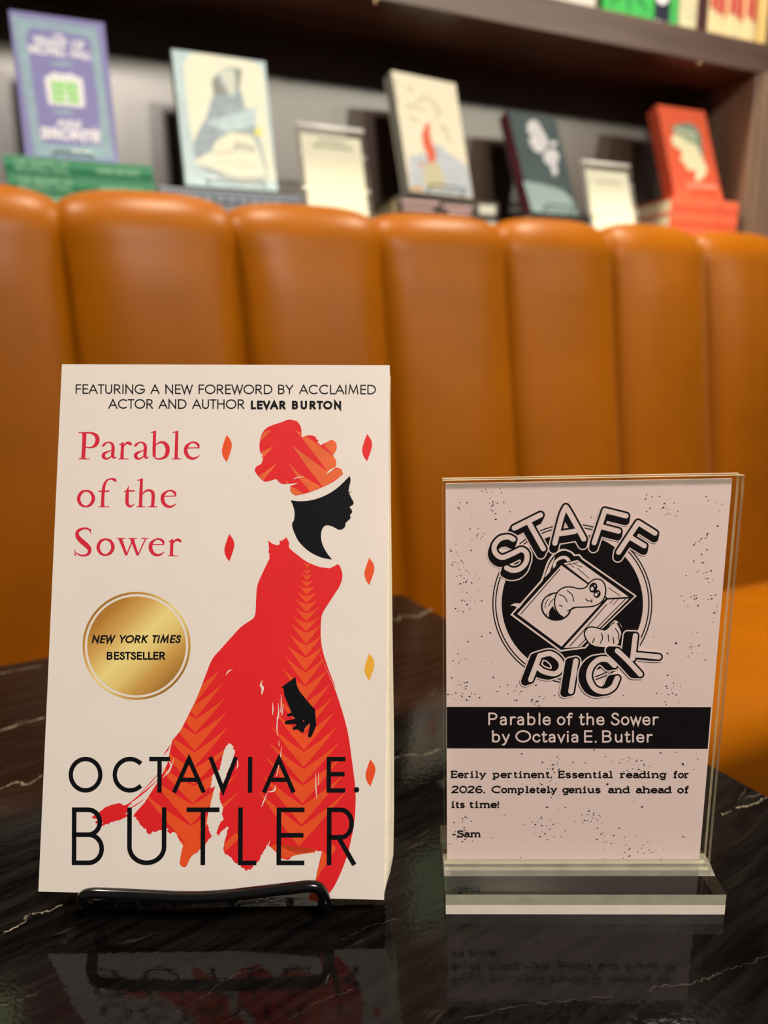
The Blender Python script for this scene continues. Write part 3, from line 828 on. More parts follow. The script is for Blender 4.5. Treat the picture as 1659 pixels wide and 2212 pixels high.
def ragged(pts, amp, step):
    out = []
    for i in range(len(pts) - 1):
        a, c = pts[i], pts[i + 1]
        l = math.hypot(c[0] - a[0], c[1] - a[1]); k = max(1, int(l / step))
        for j in range(k):
            t = j / k
            q = (a[0] + (c[0] - a[0]) * t, a[1] + (c[1] - a[1]) * t)
            out.append((q[0] + rg.uniform(-.3, .3) * amp, q[1] + rg.uniform(-1, .55) * amp) if 0 < j else q)
    out.append(pts[-1]); return out
dress += ragged(mp(Z6, [(1122, 612), (1060, 622), (1000, 628), (975, 612), (940, 640), (870, 672), (850, 665), (830, 650), (800, 622), (750, 580), (756, 535)]), 6, 3.5)
dress += ragged(mp(Z6, [(754, 540), (720, 600), (690, 660), (662, 700), (640, 720), (620, 745), (590, 752), (560, 730), (550, 710), (500, 680), (440, 625), (430, 590), (440, 540), (466, 445)]), 3.5, 4)
dress += ragged(mp(Z6, [(466, 442), (430, 462), (395, 505), (370, 480), (335, 522), (318, 545), (300, 580), (250, 620), (215, 640), (185, 690), (175, 712)]), 3, 4)
dress += mp(Z6, cr([(170, 718), (150, 725), (127, 705), (128, 665), (140, 600), (148, 575)], 4))
dress += ragged(mp(Z6, [(148, 570), (120, 540), (108, 508), (85, 480), (60, 492), (35, 470), (20, 480)]), 4, 3.5)
dress += ragged(mp(ZC5, [(935, 1130), (900, 1140), (862, 1148), (825, 1158), (800, 1128), (778, 1110), (756, 1080), (738, 1058)]), 5, 3.2)
dress += mp(ZC5, [(750, 1040), (800, 985), (850, 905), (890, 840), (925, 770), (935, 720), (948, 660)])
dress += mp(ZC5, cr([(952, 640), (1000, 580), (1040, 500), (1080, 420), (1112, 340), (1138, 268)], 4))
dress += mp(Z3, cr([(-130, 1440), (-90, 1325), (-50, 1240), (10, 1170), (90, 1080), (200, 960), (280, 902), (320, 872), (338, 828), (342, 760), (345, 690), (358, 565), (420, 420), (468, 322)], 5))
dress += mp(Z3, [(462, 300), (468, 285), (455, 262), (462, 240), (458, 200)])
ink.poly(dress, 0)
# loose brush stroke at the left of the skirt
ink.poly(ragged(mp(ZC5, [(500, 1068), (545, 1040), (590, 1005), (650, 990), (690, 1000), (735, 985), (705, 1012), (725, 1020), (690, 1048), (715, 1055), (670, 1078), (640, 1085), (600, 1105), (555, 1115), (570, 1095), (520, 1100), (545, 1080), (500, 1068)]), 2.2, 3), 0)
for a_, c_, w_ in (((700, 1000), (850, 880), 9), ((740, 975), (880, 850), 7), ((905, 720), (945, 660), 8), ((770, 940), (905, 790), 5), ((690, 1030), (800, 965), 6)):
    ink.ribbon(mp(ZC5, [(a_[0], a_[1], 2), ((a_[0] + c_[0]) / 2, (a_[1] + c_[1]) / 2 + 4, w_), (c_[0], c_[1], 2)]), 1, 0)
ink.up()
# orange folds of the headwrap
for t in ('760,748! 800,738 930,830! 1045,912! 1072,955 1070,1005! 1000,1058! 880,905!', '962,815! 1030,770 1075,800 1075,860 1043,905!', '668,818! 985,1050! 1110,1030 1138,1080! 1000,1175 950,1195! 800,1000!',
          '640,978! 740,1085! 940,1200! 840,1243! 700,1080!', '657,1195! 690,1205! 775,1260! 720,1273 680,1263 658,1230!', '480,675! 378,782! 382,740 422,690!', '503,822! 395,945! 398,905! 380,882!', '535,978! 405,1140! 366,1102!', '695,678! 756,743! 750,700!', '605,1130! 645,1168! 620,1168!'):
    ink.poly(mp(Z2, poly_pts(t)), 2)
# chevrons of the dress, clipped to its outline
def xspan(y):
    xs = []
    for i in range(len(dress)):
        a, c = dress[i - 1], dress[i]
        if (a[1] <= y) != (c[1] <= y): xs.append(a[0] + (c[0] - a[0]) * (y - a[1]) / (c[1] - a[1]))
    return (min(xs), max(xs)) if xs else None
def chevron(c0, n0, c1, n1, tl, tr, top=3.0):
    """arrowhead from notch (c0,n0) to lower point (c1,n1) with wing tips tl, tr"""
    def q(a, c, bow):
        m = ((a[0] + c[0]) / 2, (a[1] + c[1]) / 2 + bow)
        return [tuple(a[k] * (1 - t) ** 2 + 2 * m[k] * t * (1 - t) + c[k] * t * t for k in (0, 1)) for t in (j / 10 for j in range(10))]
    lo, hi = (c1, n1), (c0, n0 + top)
    P = q(tl, lo, 4) + q(lo, tr, 4) + q(tr, hi, 5) + q(hi, tl, 5)
    R = []
    for x, y in P:
        s = xspan(y)
        if s: x = min(max(x, s[0] + .3), s[1] - .3)
        R.append((x, y))
    ink.poly(R, 1)
def nz3(y): return 1130 + y / 4.254
def nz5(y): return 1440 + y / 3.253
notch = [(812, 385), (812, 420), (812, 470), (811, 525), (810, 582), (808, 655), (808, 730), (808, 815), (808, 900), (806, 992), (804, 1105), (802, 1220), (800, 1355), (799, 1485)]
notch = [(470 + x / 4.254, nz3(y)) for x, y in notch] + [(657, nz5(240)), (656.5, nz5(350)), (656, nz5(465)), (655.5, nz5(585)), (655, nz5(705)), (654, nz5(820)), (653, nz5(960)), (651, nz5(1110)), (645, nz5(1262))]
tips = [(775, 360, 845), (775, 415, 855), (760, 455, 860), (750, 508, 872), (742, 570, 885), (727, 632, 897), (708, 695, 910), (698, 768, 918), (683, 852, 928), (670, 925, 945), (650, 1018, 958), (632, 1118, 970), (612, 1222, 985), (590, 1335, 1010)]
tips = [(470 + a / 4.254, nz3(y), 470 + c / 4.254) for a, y, c in tips] + [(350 + a / 3.253, nz5(y), 350 + c / 3.253) for a, y, c in ((825, 118, 1180), (800, 215, 1195), (785, 315, 1210), (765, 420, 1225), (742, 525, 1247), (718, 625, 1265), (695, 755, 1275), (670, 870, 1300), (640, 1005, 1295))]
ink.poly([(notch[0][0] - 7.5, notch[0][1] - 5), (notch[1][0], notch[1][1]), (notch[0][0] + 8, notch[0][1] - 4), (notch[0][0], notch[0][1] - 2)], 1)
for k in range(1, len(notch) - 1):
    if k >= len(tips): break
    a, y, c = tips[k]
    chevron(notch[k][0], notch[k][1], notch[k + 1][0], notch[k + 1][1], (a, y), (c, y), 2 + k * .12)
# left run of chevrons
ln = [(424, 25), (423, 140), (422, 250), (422, 355), (420.7, 465), (419.5, 590), (418.5, 705), (417.5, 830), (416, 960), (412, 1110), (405, 1255)]
lt = [(385, -90), (395, -30), (405, 15), (422, 115), (437, 218), (452, 315), (465, 418), (500, 530), (520, 640), (530, 750), (540, 875), (520, 1025)]
for k in range(1, len(ln) - 1):
    xr = 350 + lt[k + 1][0] / 3.253; y = nz5(lt[k + 1][1])
    chevron(ln[k][0], nz5(ln[k][1]), ln[k + 1][0], nz5(ln[k + 1][1]), (2 * ln[k][0] - xr, y + 3), (xr, y), 3)
# orange at the ragged hem tips and the fold above the foot
pz(Z6, '108,512! 160,560! 240,470! 300,560! 250,615! 200,655 180,700 150,722! 128,700 132,640 148,575!', 1)
pz(Z6, '438,560! 520,480! 545,520! 440,620!', 1)
pz(Z6, '1130,600! 1150,640! 1190,560! 1225,590! 1110,770! 1080,830! 1092,760!', 1)
pz(Z6, '1030,950! 1064,880! 1085,905! 1100,950!', 1)
pz(Z6, '760,580! 800,560! 950,640! 1100,600! 1060,622! 940,638! 870,668! 830,648!', 1)
ink.up(); ink.up()
# bare paper showing through: dry brush gaps
gap_ = ragged(mp(Z5, [(440, 575), (462, 540), (485, 545), (510, 600), (500, 650), (470, 720), (440, 790), (405, 860), (402, 930), (430, 990), (420, 1040), (432, 1070), (400, 1115), (380, 1180), (350, 1200), (312, 1100), (318, 1060), (335, 985), (355, 900), (375, 830), (340, 860), (350, 770), (398, 730), (420, 640), (440, 575)]), 4, 3.5)
ink.poly(gap_, 3)
for txt in ('700,95,2 690,130,14 702,150,18 696,195,6', '772,250,2 775,300,8 772,340,3', '812,255,2 815,330,9 806,370,12', '832,195,2 834,240,6 830,320,7', '845,260,2 842,320,6 832,345,2', '808,350,4 804,420,8 806,485,2', '816,520,2 820,555,6', '836,560,2 828,640,6 802,770,4', '795,830,2 785,870,12 740,880,3', '738,885,2 715,940,9 698,985,3',
            '1078,745,2 1080,860,7 1086,930,2', '1096,740,2 1098,830,5', '525,650,2 530,690,9 520,720,2', '490,15,2 455,40,8 445,62,2', '470,18,2 458,35,5', '30,640,2 60,700,10 5,780,4', '82,640,2 50,730,9 10,770,3'):
    vs(ink, Z5, txt, 0, 0, 3)
for txt in ('680,1125,2 725,1112,9 778,1102,2', '985,1082,2 1020,1050,16 1075,1015,3'): vs(ink, Z2, txt, 0, 0, 3)
ink.up()
# profile and neck, eyelash, hand
pz(Z2, '1200,1098! 1208,1140 1195,1200 1190,1245! 1215,1300 1236,1340 1230,1362 1198,1382! 1220,1412 1222,1435 1204,1455! 1208,1485 1190,1505 1165,1530 1158,1565 1130,1588 1095,1588 1040,1560 990,1550 955,1575 938,1640 950,1720 990,1800 1040,1865! 940,1845 830,1790 740,1705 690,1610 672,1540 690,1500 695,1430 680,1370 660,1322! 740,1330 860,1318 980,1275 1090,1205', 4, 6)
vs(ink, Z2, '1186,1250,8 1205,1246,5 1219,1238,1.5', 0, 0, 4)
pz(Z5, '932,72! 950,150 1000,220 1070,300! 1080,410! 1060,460 1042,495 1022,490 1030,440 1036,395! 1000,430 995,455 975,460 950,440 920,445 915,428 942,412! 925,402 870,405 858,390 875,378 930,365! 915,348 880,348 875,335 905,322! 880,260 855,200 850,160 836,142!', 4, 4)
ink.up()
ink.disc(Z5((991, 381)), 1.4, None, 1, 10)
ink.done('figure_illustration', [INK_R, INK_O, INK_O2, PAPER, INK_K], front)

# author
ink = Ink(hb, 2.2e-4)
for ch, a_, c_ in (('O', 148, 221), ('C', 243, 305), ('T', 322, 366.5), ('A', 373, 442.5), ('V', 451, 512), ('I', 534.5, 545), ('A', 567, 636.5), ('E', 705, 745)):
    letter(ink, ch, a_, c_, 1634.4, 1711.4, 9.2)
ink.disc((769.6, 1705.2), 5.8)
for ch, a_, c_ in (('B', 155.5, 225), ('U', 275, 359.5), ('T', 403, 473.8), ('L', 514.5, 554), ('E', 597.5, 657.5), ('R', 706, 768)):
    letter(ink, ch, a_, c_, 1743.6, 1868, 9.8)
ink.done('author_lettering', INK_K, front)

# ================================================================== WIRE EASEL under the book
WIRE = mat('black_wire', srgb(10, 10, 11), .16, spec=.6)
ez = empty('wire_easel', Matrix.Translation((-.07, .26, TABLE_Z)), 'black wire easel holding the cream paperback on the marble table', 'book easel')
def Pz(x, y, z): return (x + .07, y - .26, z + .213)
b = bmesh.new()
lip = []
xl, xr = -.1162, -.0250
lip = [Pz(xl + .002, .2565, -.2100), Pz(xl + .001, .245, -.2074), Pz(xl, .234, -.2040), Pz(xl, .2288, -.2000), Pz(xl + .0008, .2264, -.1955), Pz(xl + .0045, .2256, -.1932),
       Pz(xl + .016, .2246, -.1929), Pz(-.070, .2230, -.1935), Pz(xr - .016, .2244, -.1921), Pz(xr - .0045, .2252, -.1918), Pz(xr - .0012, .2254, -.1946), Pz(xr, .2264, -.2000), Pz(xr, .232, -.2050), Pz(xr - .001, .245, -.2080), Pz(xr - .002, .2565, -.2105)]
tube(b, lip, .0021, 12, 6)
link('lip', b, WIRE, ez, True)
b = bmesh.new()
for x in (xl + .002, xr - .002):
    tube(b, [Pz(x, .2565, -.2105), Pz(x, .2625, -.2085), Pz(x * .9 - .007, .2685, -.19), Pz(x * .7 - .021, .287, -.13), Pz(x * .5 - .035, .303, -.075)], .0021, 10, 5)
tube(b, [Pz(xl * .5 - .034, .303, -.075), Pz(-.0697, .3045, -.0700), Pz(xr * .5 - .036, .303, -.075)], .0021, 10, 5)
link('back_frame', b, WIRE, ez, True)
b = bmesh.new()
for x in (-.085, -.055): tube(b, [Pz(x, .3015, -.085), Pz(x, .33, -.15), Pz(x, .356, -.2108)], .0021, 10, 5)
tube(b, [Pz(-.085, .356, -.2108), Pz(-.07, .358, -.2108), Pz(-.055, .356, -.2108)], .0021, 10, 4)
link('rear_leg', b, WIRE, ez, True)

# ================================================================== ACRYLIC SIGN
CLEAR = clear_mat()
EDGE = edge_mat('acrylic_cut_edge', srgb(226, 226, 200), .50)
SLABT = clear_mat('acrylic_slab', (.90, .92, .90, 1), 1.6, .03)
STL = Vector((.0225, .2514, -.0468)); STR = Vector((.1241, .2482, -.0467)); SBL = Vector((.0225, .2514, -.2036))
sx = (STR - STL).normalized(); sy = UP.cross(sx)
SW, SHH = (STR - STL).length, .1568
Ms = Matrix((sx, sy, UP)).transposed().to_4x4(); Ms.translation = Vector((SBL.x, SBL.y, TABLE_Z))
sign = empty('acrylic_sign_holder', Ms, 'clear acrylic sign holder with a grey staff pick card, standing on the marble table', 'sign holder')
Z0 = .0094
b = bmesh.new()
def sheet(bm, x0, y0, z0, x1, y1, z1):
    v = box(bm, x0, y0, z0, x1, y1, z1)
    bm.faces.ensure_lookup_table()
    for f in bm.faces[-6:]:
        f.normal_update()
        if abs(f.calc_center_median().y - y0) > 1e-5 and abs(f.calc_center_median().y - y1) > 1e-5: f.material_index = 1
sheet(b, -.0011, -.0030, Z0 - .002, SW + .0030, -.0010, Z0 + SHH + .0016)
link('front_sheet', b, [CLEAR, EDGE], sign)
b = bmesh.new(); sheet(b, -.0011, .0008, Z0 - .002, SW + .0030, .0028, Z0 + SHH + .0016)
link('rear_sheet', b, [CLEAR, EDGE], sign)
b = bmesh.new(); box(b, -.0011, -.0010, Z0 + SHH + .0004, SW + .0030, .0008, Z0 + SHH + .0016)
link('folded_top', b, CLEAR, sign)
# base slab with a concave riser on both sides of the card
b = bmesh.new()
yf, yr_, xa, xb = -.0178, .0232, -.0016, SW + .0032
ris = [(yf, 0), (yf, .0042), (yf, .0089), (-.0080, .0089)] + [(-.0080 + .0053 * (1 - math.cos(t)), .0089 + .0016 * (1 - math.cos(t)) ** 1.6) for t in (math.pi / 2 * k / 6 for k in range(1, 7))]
ris += [(.0029, .0105)] + [(.0029 + .0053 * math.sin(t) , .0089 + .0016 * (1 - math.sin(t)) ** 1.6) for t in (math.pi / 2 * k / 6 for k in range(1, 7))] + [(yr_, .0089), (yr_, 0)]
A = [b.verts.new((xa, y, z)) for y, z in ris]; Bv = [b.verts.new((xb, y, z)) for y, z in ris]
n_ = len(ris)
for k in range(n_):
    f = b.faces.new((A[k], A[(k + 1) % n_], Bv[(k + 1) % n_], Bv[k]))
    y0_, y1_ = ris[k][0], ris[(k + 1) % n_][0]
    if k == 0: f.material_index = 3                      # light caught low in the front edge, painted as a whiter strip
    elif k in (1, n_ - 2): f.material_index = 1        # cut front and rear edges
    elif 3 <= k <= 9: f.material_index = 2             # brushed riser
for v_ in (A, Bv):
    f = b.faces.new(v_); f.material_index = 2
link('base_slab', b, [SLABT, EDGE, edge_mat('acrylic_bend', srgb(206, 202, 186), .30), edge_mat('acrylic_lit_edge', srgb(248, 238, 224), .95)], sign)

# the card
def card_mat():
    m = mat('card_stock', srgb(252, 228, 222), .62)
    nt = m.node_tree; L = nt.links.new
    tc = nt.nodes.new('ShaderNodeTexCoord'); mp_ = nt.nodes.new('ShaderNodeMapping'); mp_.inputs['Scale'].default_value = (40, 40, 1400)
    n = nt.nodes.new('ShaderNodeTexNoise'); n.inputs['Scale'].default_value = 1; n.inputs['Detail'].default_value = 3
    bp = nt.nodes.new('ShaderNodeBump'); bp.inputs['Strength'].default_value = .06; bp.inputs['Distance'].default_value = .0006
    L(tc.outputs['Object'], mp_.inputs['Vector']); L(mp_.outputs[0], n.inputs['Vector']); L(n.outputs['Fac'], bp.inputs['Height']); L(bp.outputs['Normal'], nt.nodes['Principled BSDF'].inputs['Normal'])
    return m
CARD = card_mat()
b = bmesh.new(); box(b, 0, -.0002, Z0, SW, .0004, Z0 + SHH)
card = link('insert_card', b, CARD, sign)
hs = homography([(963.4, 1044.7), (1581.8, 1033.4), (1510, 1859), (966, 1860)], [(0, Z0 + SHH), (SW, Z0 + SHH), (SW, Z0), (0, Z0)])
class CardInk(Ink):
    def _v(self, p):
        x, z = self.tf(p); return self.bm.verts.new((x, -.0002 - self.h(), z))
ZE = zoom(0, 1040, 1180, 4.1475); ZA = zoom(0, 940, 1010, 4.6083); ZB = zoom(0, 1260, 1010, 4.6083)
INK_C = mat('ink_card_black', srgb(18, 13, 15), .6, spec=.2)
K_, W_ = 0, 1
ink = CardInk(hs, 2.5e-5)
c0 = ZE((815, 512))
ink.ring(c0, 170.2, 172.8, K_); ink.ring(c0, 164.0, 166.6, K_); ink.disc(c0, 152.5, 152.5, K_, 72)
ink.up()
# book with ribbon
outline = mp(ZE, poly_pts('260,612! 535,300! 548,262 590,140 640,68 700,30 750,22 810,45 840,72! 880,68! 912,105! 1392,442! 1085,735! 935,912! 708,942!', 4))
ink.poly(outline, W_)
ink.up()
ink.poly(mp(ZE, poly_pts('282,608! 548,310! 565,262 604,150 650,84 705,46 750,38 800,56 828,86! 875,84! 900,116! 1372,444! 1070,735! 925,900! 712,926!', 4)), K_)
ink.up()
ink.poly(mp(ZE, straight('322,604 716,168 1120,462 720,900')), W_)
ink.poly(mp(ZE, straight('735,152 862,122 1318,450 1128,462')), W_)
ink.poly(mp(ZE, straight('1130,476 1322,466 892,900 738,908')), W_)
ink.poly(mp(ZE, poly_pts('640,200! 648,140 700,92 750,84 782,100 800,128! 770,134! 745,112 712,116 676,140 668,176!', 4)), W_)
ink.poly(mp(ZE, poly_pts('566,280! 582,232 618,150 660,92 640,150 612,232!', 4)), W_)
ink.poly(mp(ZE, straight('335,556 372,512 300,508 258,528 300,534')), W_)
ink.up()
def st(pts, w, Z=ZE, mi=K_): ink.rstroke(mp(Z, pts), w / 4.1475, mi, len(pts) > 2)
for P, w in (([(355, 604), (702, 206)], 8), ([(1124, 462), (722, 902)], 13), ([(732, 156), (1124, 462)], 12), ([(795, 890), (1122, 520)], 8), ([(742, 170), (870, 140)], 6),
             ([(785, 152), (830, 188)], 6), ([(822, 152), (905, 186)], 6), ([(860, 195), (965, 285)], 6), ([(1140, 370), (1240, 440)], 6), ([(1194, 462), (1152, 510)], 6), ([(1232, 464), (1182, 520)], 6),
             ([(1290, 470), (870, 895)], 8), ([(1180, 660), (1080, 762)], 8)): st(P, w)
# hole
ink.poly(mp(ZE, ell(672, 538, 138, 128, 36)), K_); ink.up()
ink.poly(mp(ZE, ell(674, 536, 126, 116, 36)), W_); ink.up()
ink.poly(mp(ZE, poly_pts('640,530! 608,580 606,640! 680,664 745,640! 690,600 655,560', 4)), K_)
for P in ([(570, 550), (578, 505), (600, 470)], [(604, 535), (620, 498), (648, 470)], [(590, 600), (582, 625)], [(600, 450), (630, 428), (668, 418)]): st(P, 7)
ink.up()
worm = '690,400 740,368 800,362 880,378 935,365 975,318 1022,292 1075,302 1108,350 1112,420 1082,490 1012,532 920,542 835,546 800,566 775,610 740,640! 690,600 660,540 660,460'
wp = mp(ZE, poly_pts(worm, 6))
ink.poly(wp, W_); ink.up(); ink.ribbon(wp, 12 / 4.1475, K_, True)
st([(772, 575), (800, 566), (838, 548)], 10)
for P in ([(770, 395), (812, 432), (828, 490)], [(700, 430), (745, 452), (768, 495)], [(697, 525), (725, 535)], [(935, 468), (952, 486), (990, 488)], [(990, 474), (988, 500)]): st(P, 9)
ink.disc(ZE((1002, 368)), 8.6, 11, K_, 24, .35); ink.disc(ZE((1036, 424)), 7.6, 8.8, K_, 24, .35); ink.up()
ink.disc(ZE((992, 378)), 3.6, 4.2, W_); ink.disc(ZE((1016, 352)), 1.8, None, W_); ink.disc(ZE((1028, 430)), 3.2, 3.6, W_); ink.disc(ZE((1046, 412)), 1.5, None, W_)
# tail
tp = mp(ZE, poly_pts('925,800 935,745 980,720 1050,732 1110,745 1150,690! 1200,655 1255,700 1272,780 1240,860 1180,902 1080,905 980,880', 6))
ink.poly(tp, W_); ink.up(); ink.ribbon(tp, 12 / 4.1475, K_, True)
for P in ([(1012, 820), (995, 860)], [(1074, 775), (1085, 820), (1065, 866)], [(1135, 790), (1140, 850)], [(1180, 815), (1186, 868)], [(1200, 735), (1228, 780), (1226, 830)], [(1120, 742), (1172, 690), (1190, 684)]): st(P, 9)
st([(1225, 690), (1262, 770), (1240, 850)], 22)
ink.up()
# bubble letters: halo, black body with a drop side, pale face
def bubble(strokes, Z, sc, off, w=52, out=19, halo=12):
    P = [cr(s_, 8) if len(s_) > 2 else s_ for s_ in strokes]
    def run(width, dx, dy, mi):
        for p in P: 
            q = mp(Z, [(x + dx, y + dy) for x, y in p])
            ink.ribbon(q, width / sc, mi)
            for e in ((q[0], q[-1]) if len(q) > 3 else q): ink.disc(e, width / sc / 2, None, mi, 16)
    steps = [(off[0] * t / 3, off[1] * t / 3) for t in range(4)]
    for dx, dy in steps: run(w + 2 * out + 2 * halo, dx, dy, W_)
    ink.up()
    for dx, dy in steps: run(w + 2 * out, dx, dy, K_)
    ink.up(); run(w, 0, 0, W_); ink.up()
s4 = 4.6083
bubble([[(790, 600), (1050, 470)], [(930, 540), (1078, 805)]], ZA, s4, (-26, 52), 52)
bubble([[(780, 712), (730, 690), (650, 705), (592, 775), (602, 850), (670, 892), (780, 850), (860, 815), (912, 855), (905, 940), (845, 1005), (770, 1020), (712, 996)]], ZA, s4, (-18, 52), 50)
bubble([[(1192, 750), (1262, 480), (1302, 392)], [(1302, 392), (1350, 470), (1480, 708)], [(1250, 655), (1390, 632)]], ZA, s4, (-12, 54), 52)
bubble([[(215, 425), (108, 745)], [(215, 425), (425, 478)], [(175, 585), (350, 630)]], ZB, s4, (-8, 50), 50)
bubble([[(545, 545), (350, 840)], [(545, 545), (712, 650)], [(455, 685), (605, 775)]], ZB, s4, (-8, 48), 50)
s4 = 4.1475
bubble([[(522, 975), (440, 1190)], [(522, 975), (620, 958), (700, 1015), (712, 1085), (660, 1135), (560, 1118), (500, 1075)]], ZE, s4, (-48, 16), 46, 15)
bubble([[(845, 1022), (800, 1295)]], ZE, s4, (-56, 12), 48, 15)
bubble([[(1190, 1060), (1130, 1010), (1050, 1012), (982, 1075), (962, 1170), (1010, 1265), (1095, 1295), (1175, 1258), (1215, 1178)]], ZE, s4, (-54, 8), 50, 15)
bubble([[(1376, 795), (1352, 1000)], [(1365, 965), (1585, 985)], [(1215, 930), (1310, 1020), (1420, 1140)]], ZE, s4, (-66, -2), 46, 15)
ink.done('staff_pick_emblem', [INK_C, CARD], card)
ink = CardInk(hs, 4e-5)
ink.poly([(965.4, 1526.5), (1535.8, 1526.8), (1528.2, 1616.8), (965.8, 1616)], 0)
ink.up(); ink.up()
text(ink, 'Parable of the Sower', 1055, 1422.5, 1566, 1566, 27.5, 3.7, 1, gap=.22, space=.30, rnd=True)
text(ink, 'by Octavia E. Butler', 1063, 1409.5, 1603, 1603.2, 26.5, 3.7, 1, gap=.22, space=.26, rnd=True)
ink.done('title_band', [INK_C, CARD], card)
ink = CardInk(hs, 5e-5)
def zb(x): return 950 + x / 2.7197
for wds, yb, cap in (((('Eerily', 68, 273), ('pertinent.', 312, 660), ('Essential', 698, 1018), ('reading', 1060, 1328), ('for', 1367, 1467)), 1680, 16.2),
                     ((('2026.', 70, 266), ('Completely', 303, 690), ('genius', 720, 945), ('and', 987, 1112), ('ahead', 1150, 1357), ('of', 1395, 1467)), 1712.5, 16.2),
                     ((('its', 68, 148), ('time!', 170, 348)), 1744.5, 16.2), ((('-Sam', 71, 241),), 1807.6, 15.5)):
    for w_, a_, c_ in wds:
        text(ink, w_, zb(a_), zb(c_), yb, yb, cap, 3.05, 0, gap=.17, slab=True)
ink.done('review_lettering', INK_C, card)
# ink speckles of the printed texture
ink = CardInk(hs, 2e-5)
rs = random.Random(11)
cl = [(1000, 1080), (1010, 1290), (985, 1420), (1070, 1085), (1420, 1085), (1455, 1100), (1560, 1090), (1520, 1160), (1530, 1250), (1545, 1290), (1560, 1340), (1500, 1390), (1540, 1440), (1005, 1250), (990, 1480), (1010, 1500), (1155, 1505), (1160, 1515), (1440, 1512), (1280, 1630), (1350, 1640), (1390, 1650), (1480, 1640), (1190, 1660), (1180, 1700), (1200, 1650), (1270, 1762), (1280, 1770), (1165, 1780), (1300, 1800), (1350, 1820), (1400, 1840), (1340, 1855), (1000, 1790), (1005, 1815), (1190, 1795), (1030, 1150), (985, 1200), (1060, 1060), (1450, 1480), (1500, 1300), (1110, 1500)]
for _ in range(560):
    if rs.random() < .78:
        c_ = rs.choice(cl); p = (rs.gauss(c_[0], 15), rs.gauss(c_[1], 13)); r_ = rs.uniform(.7, 2.0)
    else:
        p = (rs.uniform(970, 1560), rs.uniform(1055, 1855)); r_ = rs.uniform(.8, 2.6)
    if math.hypot(p[0] - c0[0], p[1] - c0[1]) < 175 or 1524 < p[1] < 1618 or not (968 < p[0] < 1570 - (p[1] - 1040) * .075) or not (1048 < p[1] < 1857): continue
    a_ = rs.uniform(0, 3.14)
    ink.poly([(p[0] + r_ * rs.uniform(.5, 1.5) * math.cos(a_ + k * 1.257), p[1] + r_ * rs.uniform(.4, 1) * math.sin(a_ + k * 1.257)) for k in range(5)], 0)
tag(ink.done('ink_speckles', INK_C, card), kind='stuff')

# ================================================================== THINGS ON THE LEDGE AND SHELF
_m0 = mat
def mat(name, col, rough=0.5, **k):
    k.setdefault('spec', .22)
    return _m0(name, col, max(rough, .5) if rough > .35 else rough, **k) if name not in ('chrome', 'clear_wire') else _m0(name, col, rough, *[], metal=.6)
CREAMP = mat('cream_pages', srgb(226, 214, 178), .8, noise=.06, nscale=200)
class SpineInk(Ink):
    def _v(self, p):
        return self.bm.verts.new((-.0006 - self.h(), -p[1], p[0]))
def lying(s0, d, z):
    m = Matrix((WD, UP, WX)).transposed().to_4x4(); m.translation = W(s0, d, z); return m
def make_book(name, label, M, w, h, t, cover_m, spine_m=None, group=None, pages=None, round_=0.0015):
    """closed book: x from the spine to the fore edge, y through the thickness, z along the height"""
    root = empty(name, M, label, 'book', group)
    spine_m = spine_m or cover_m
    ct = .0022
    def pc(nm, q, m):
        b = bmesh.new(); box(b, *q); bevel_all(b, min(round_, ct * .45), 2)
        return link(nm, b, m, root)
    f = pc('front_cover', (0, 0, 0, w, ct, h), cover_m)
    pc('back_cover', (0, t - ct, 0, w, t, h), cover_m)
    sp_ = bmesh.new()
    P = [(.003, .0003), (.0006, .002), (-.0006, t / 2), (.0006, t - .002), (.003, t - .0003)]
    A = [sp_.verts.new((x, y, 0)) for x, y in P]; B = [sp_.verts.new((x, y, h)) for x, y in P]
    for k in range(4): sp_.faces.new((A[k], A[k + 1], B[k + 1], B[k]))
    sp_.faces.new((A[0], B[0], B[4], A[4])); sp_.faces.new(A); sp_.faces.new(B)
    s = link('spine', sp_, spine_m, root)
    b = bmesh.new(); box(b, .003, ct, .0025, w - .0025, t - ct, h - .0025)
    link('page_block', b, pages or CREAMP, root)
    return root, f, s
def small_easel(label, s, d, z, rel_yaw, lean, width, mtl, bk_t, lift=.0):
    """wire stand for a book whose lower front edge starts at s, d, z"""
    M = wall_matrix(s, d, z, rel_yaw, 0)
    r = empty('wire_easel', M, label, 'book easel', 'wire stands on the ledge')
    tl = math.tan(lean); hw = width / 2; R = .0013
    b = bmesh.new()
    tube(b, [(-hw, bk_t + .004, -.0065), (-hw, .004, -.0030), (-hw, -.004, .001), (-hw + .002, -.005, .007), (0, -.008, .0065), (hw - .002, -.005, .007), (hw, -.004, .001), (hw, .004, -.0030), (hw, bk_t + .004, -.0065)], R, 8, 5)
    link('lip', b, mtl, r, True)
    b = bmesh.new()
    y0 = bk_t + .004
    tube(b, [(-hw, y0, -.0065), (-hw * .95, y0 + .006 + .02 * tl, .02), (-hw * .8, y0 + .004 + .075 * tl, .075), (-hw * .3, y0 + .004 + .092 * tl, .092), (hw * .3, y0 + .004 + .092 * tl, .092), (hw * .8, y0 + .004 + .075 * tl, .075), (hw * .95, y0 + .006 + .02 * tl, .02), (hw, y0, -.0065)], R, 8, 5)
    link('back_frame', b, mtl, r, True)
    b = bmesh.new()
    tube(b, [(0, y0 + .004 + .090 * tl, .090), (0, y0 + .050, .02), (0, y0 + .062, -.0062)], R, 8, 4)
    link('rear_leg', b, mtl, r, True)
    return r
WHITE = mat('ink_white', srgb(232, 230, 236), .45)
def H4(src, w, h): return homography(src, [(0, h), (w, h), (w, 0), (0, 0)])

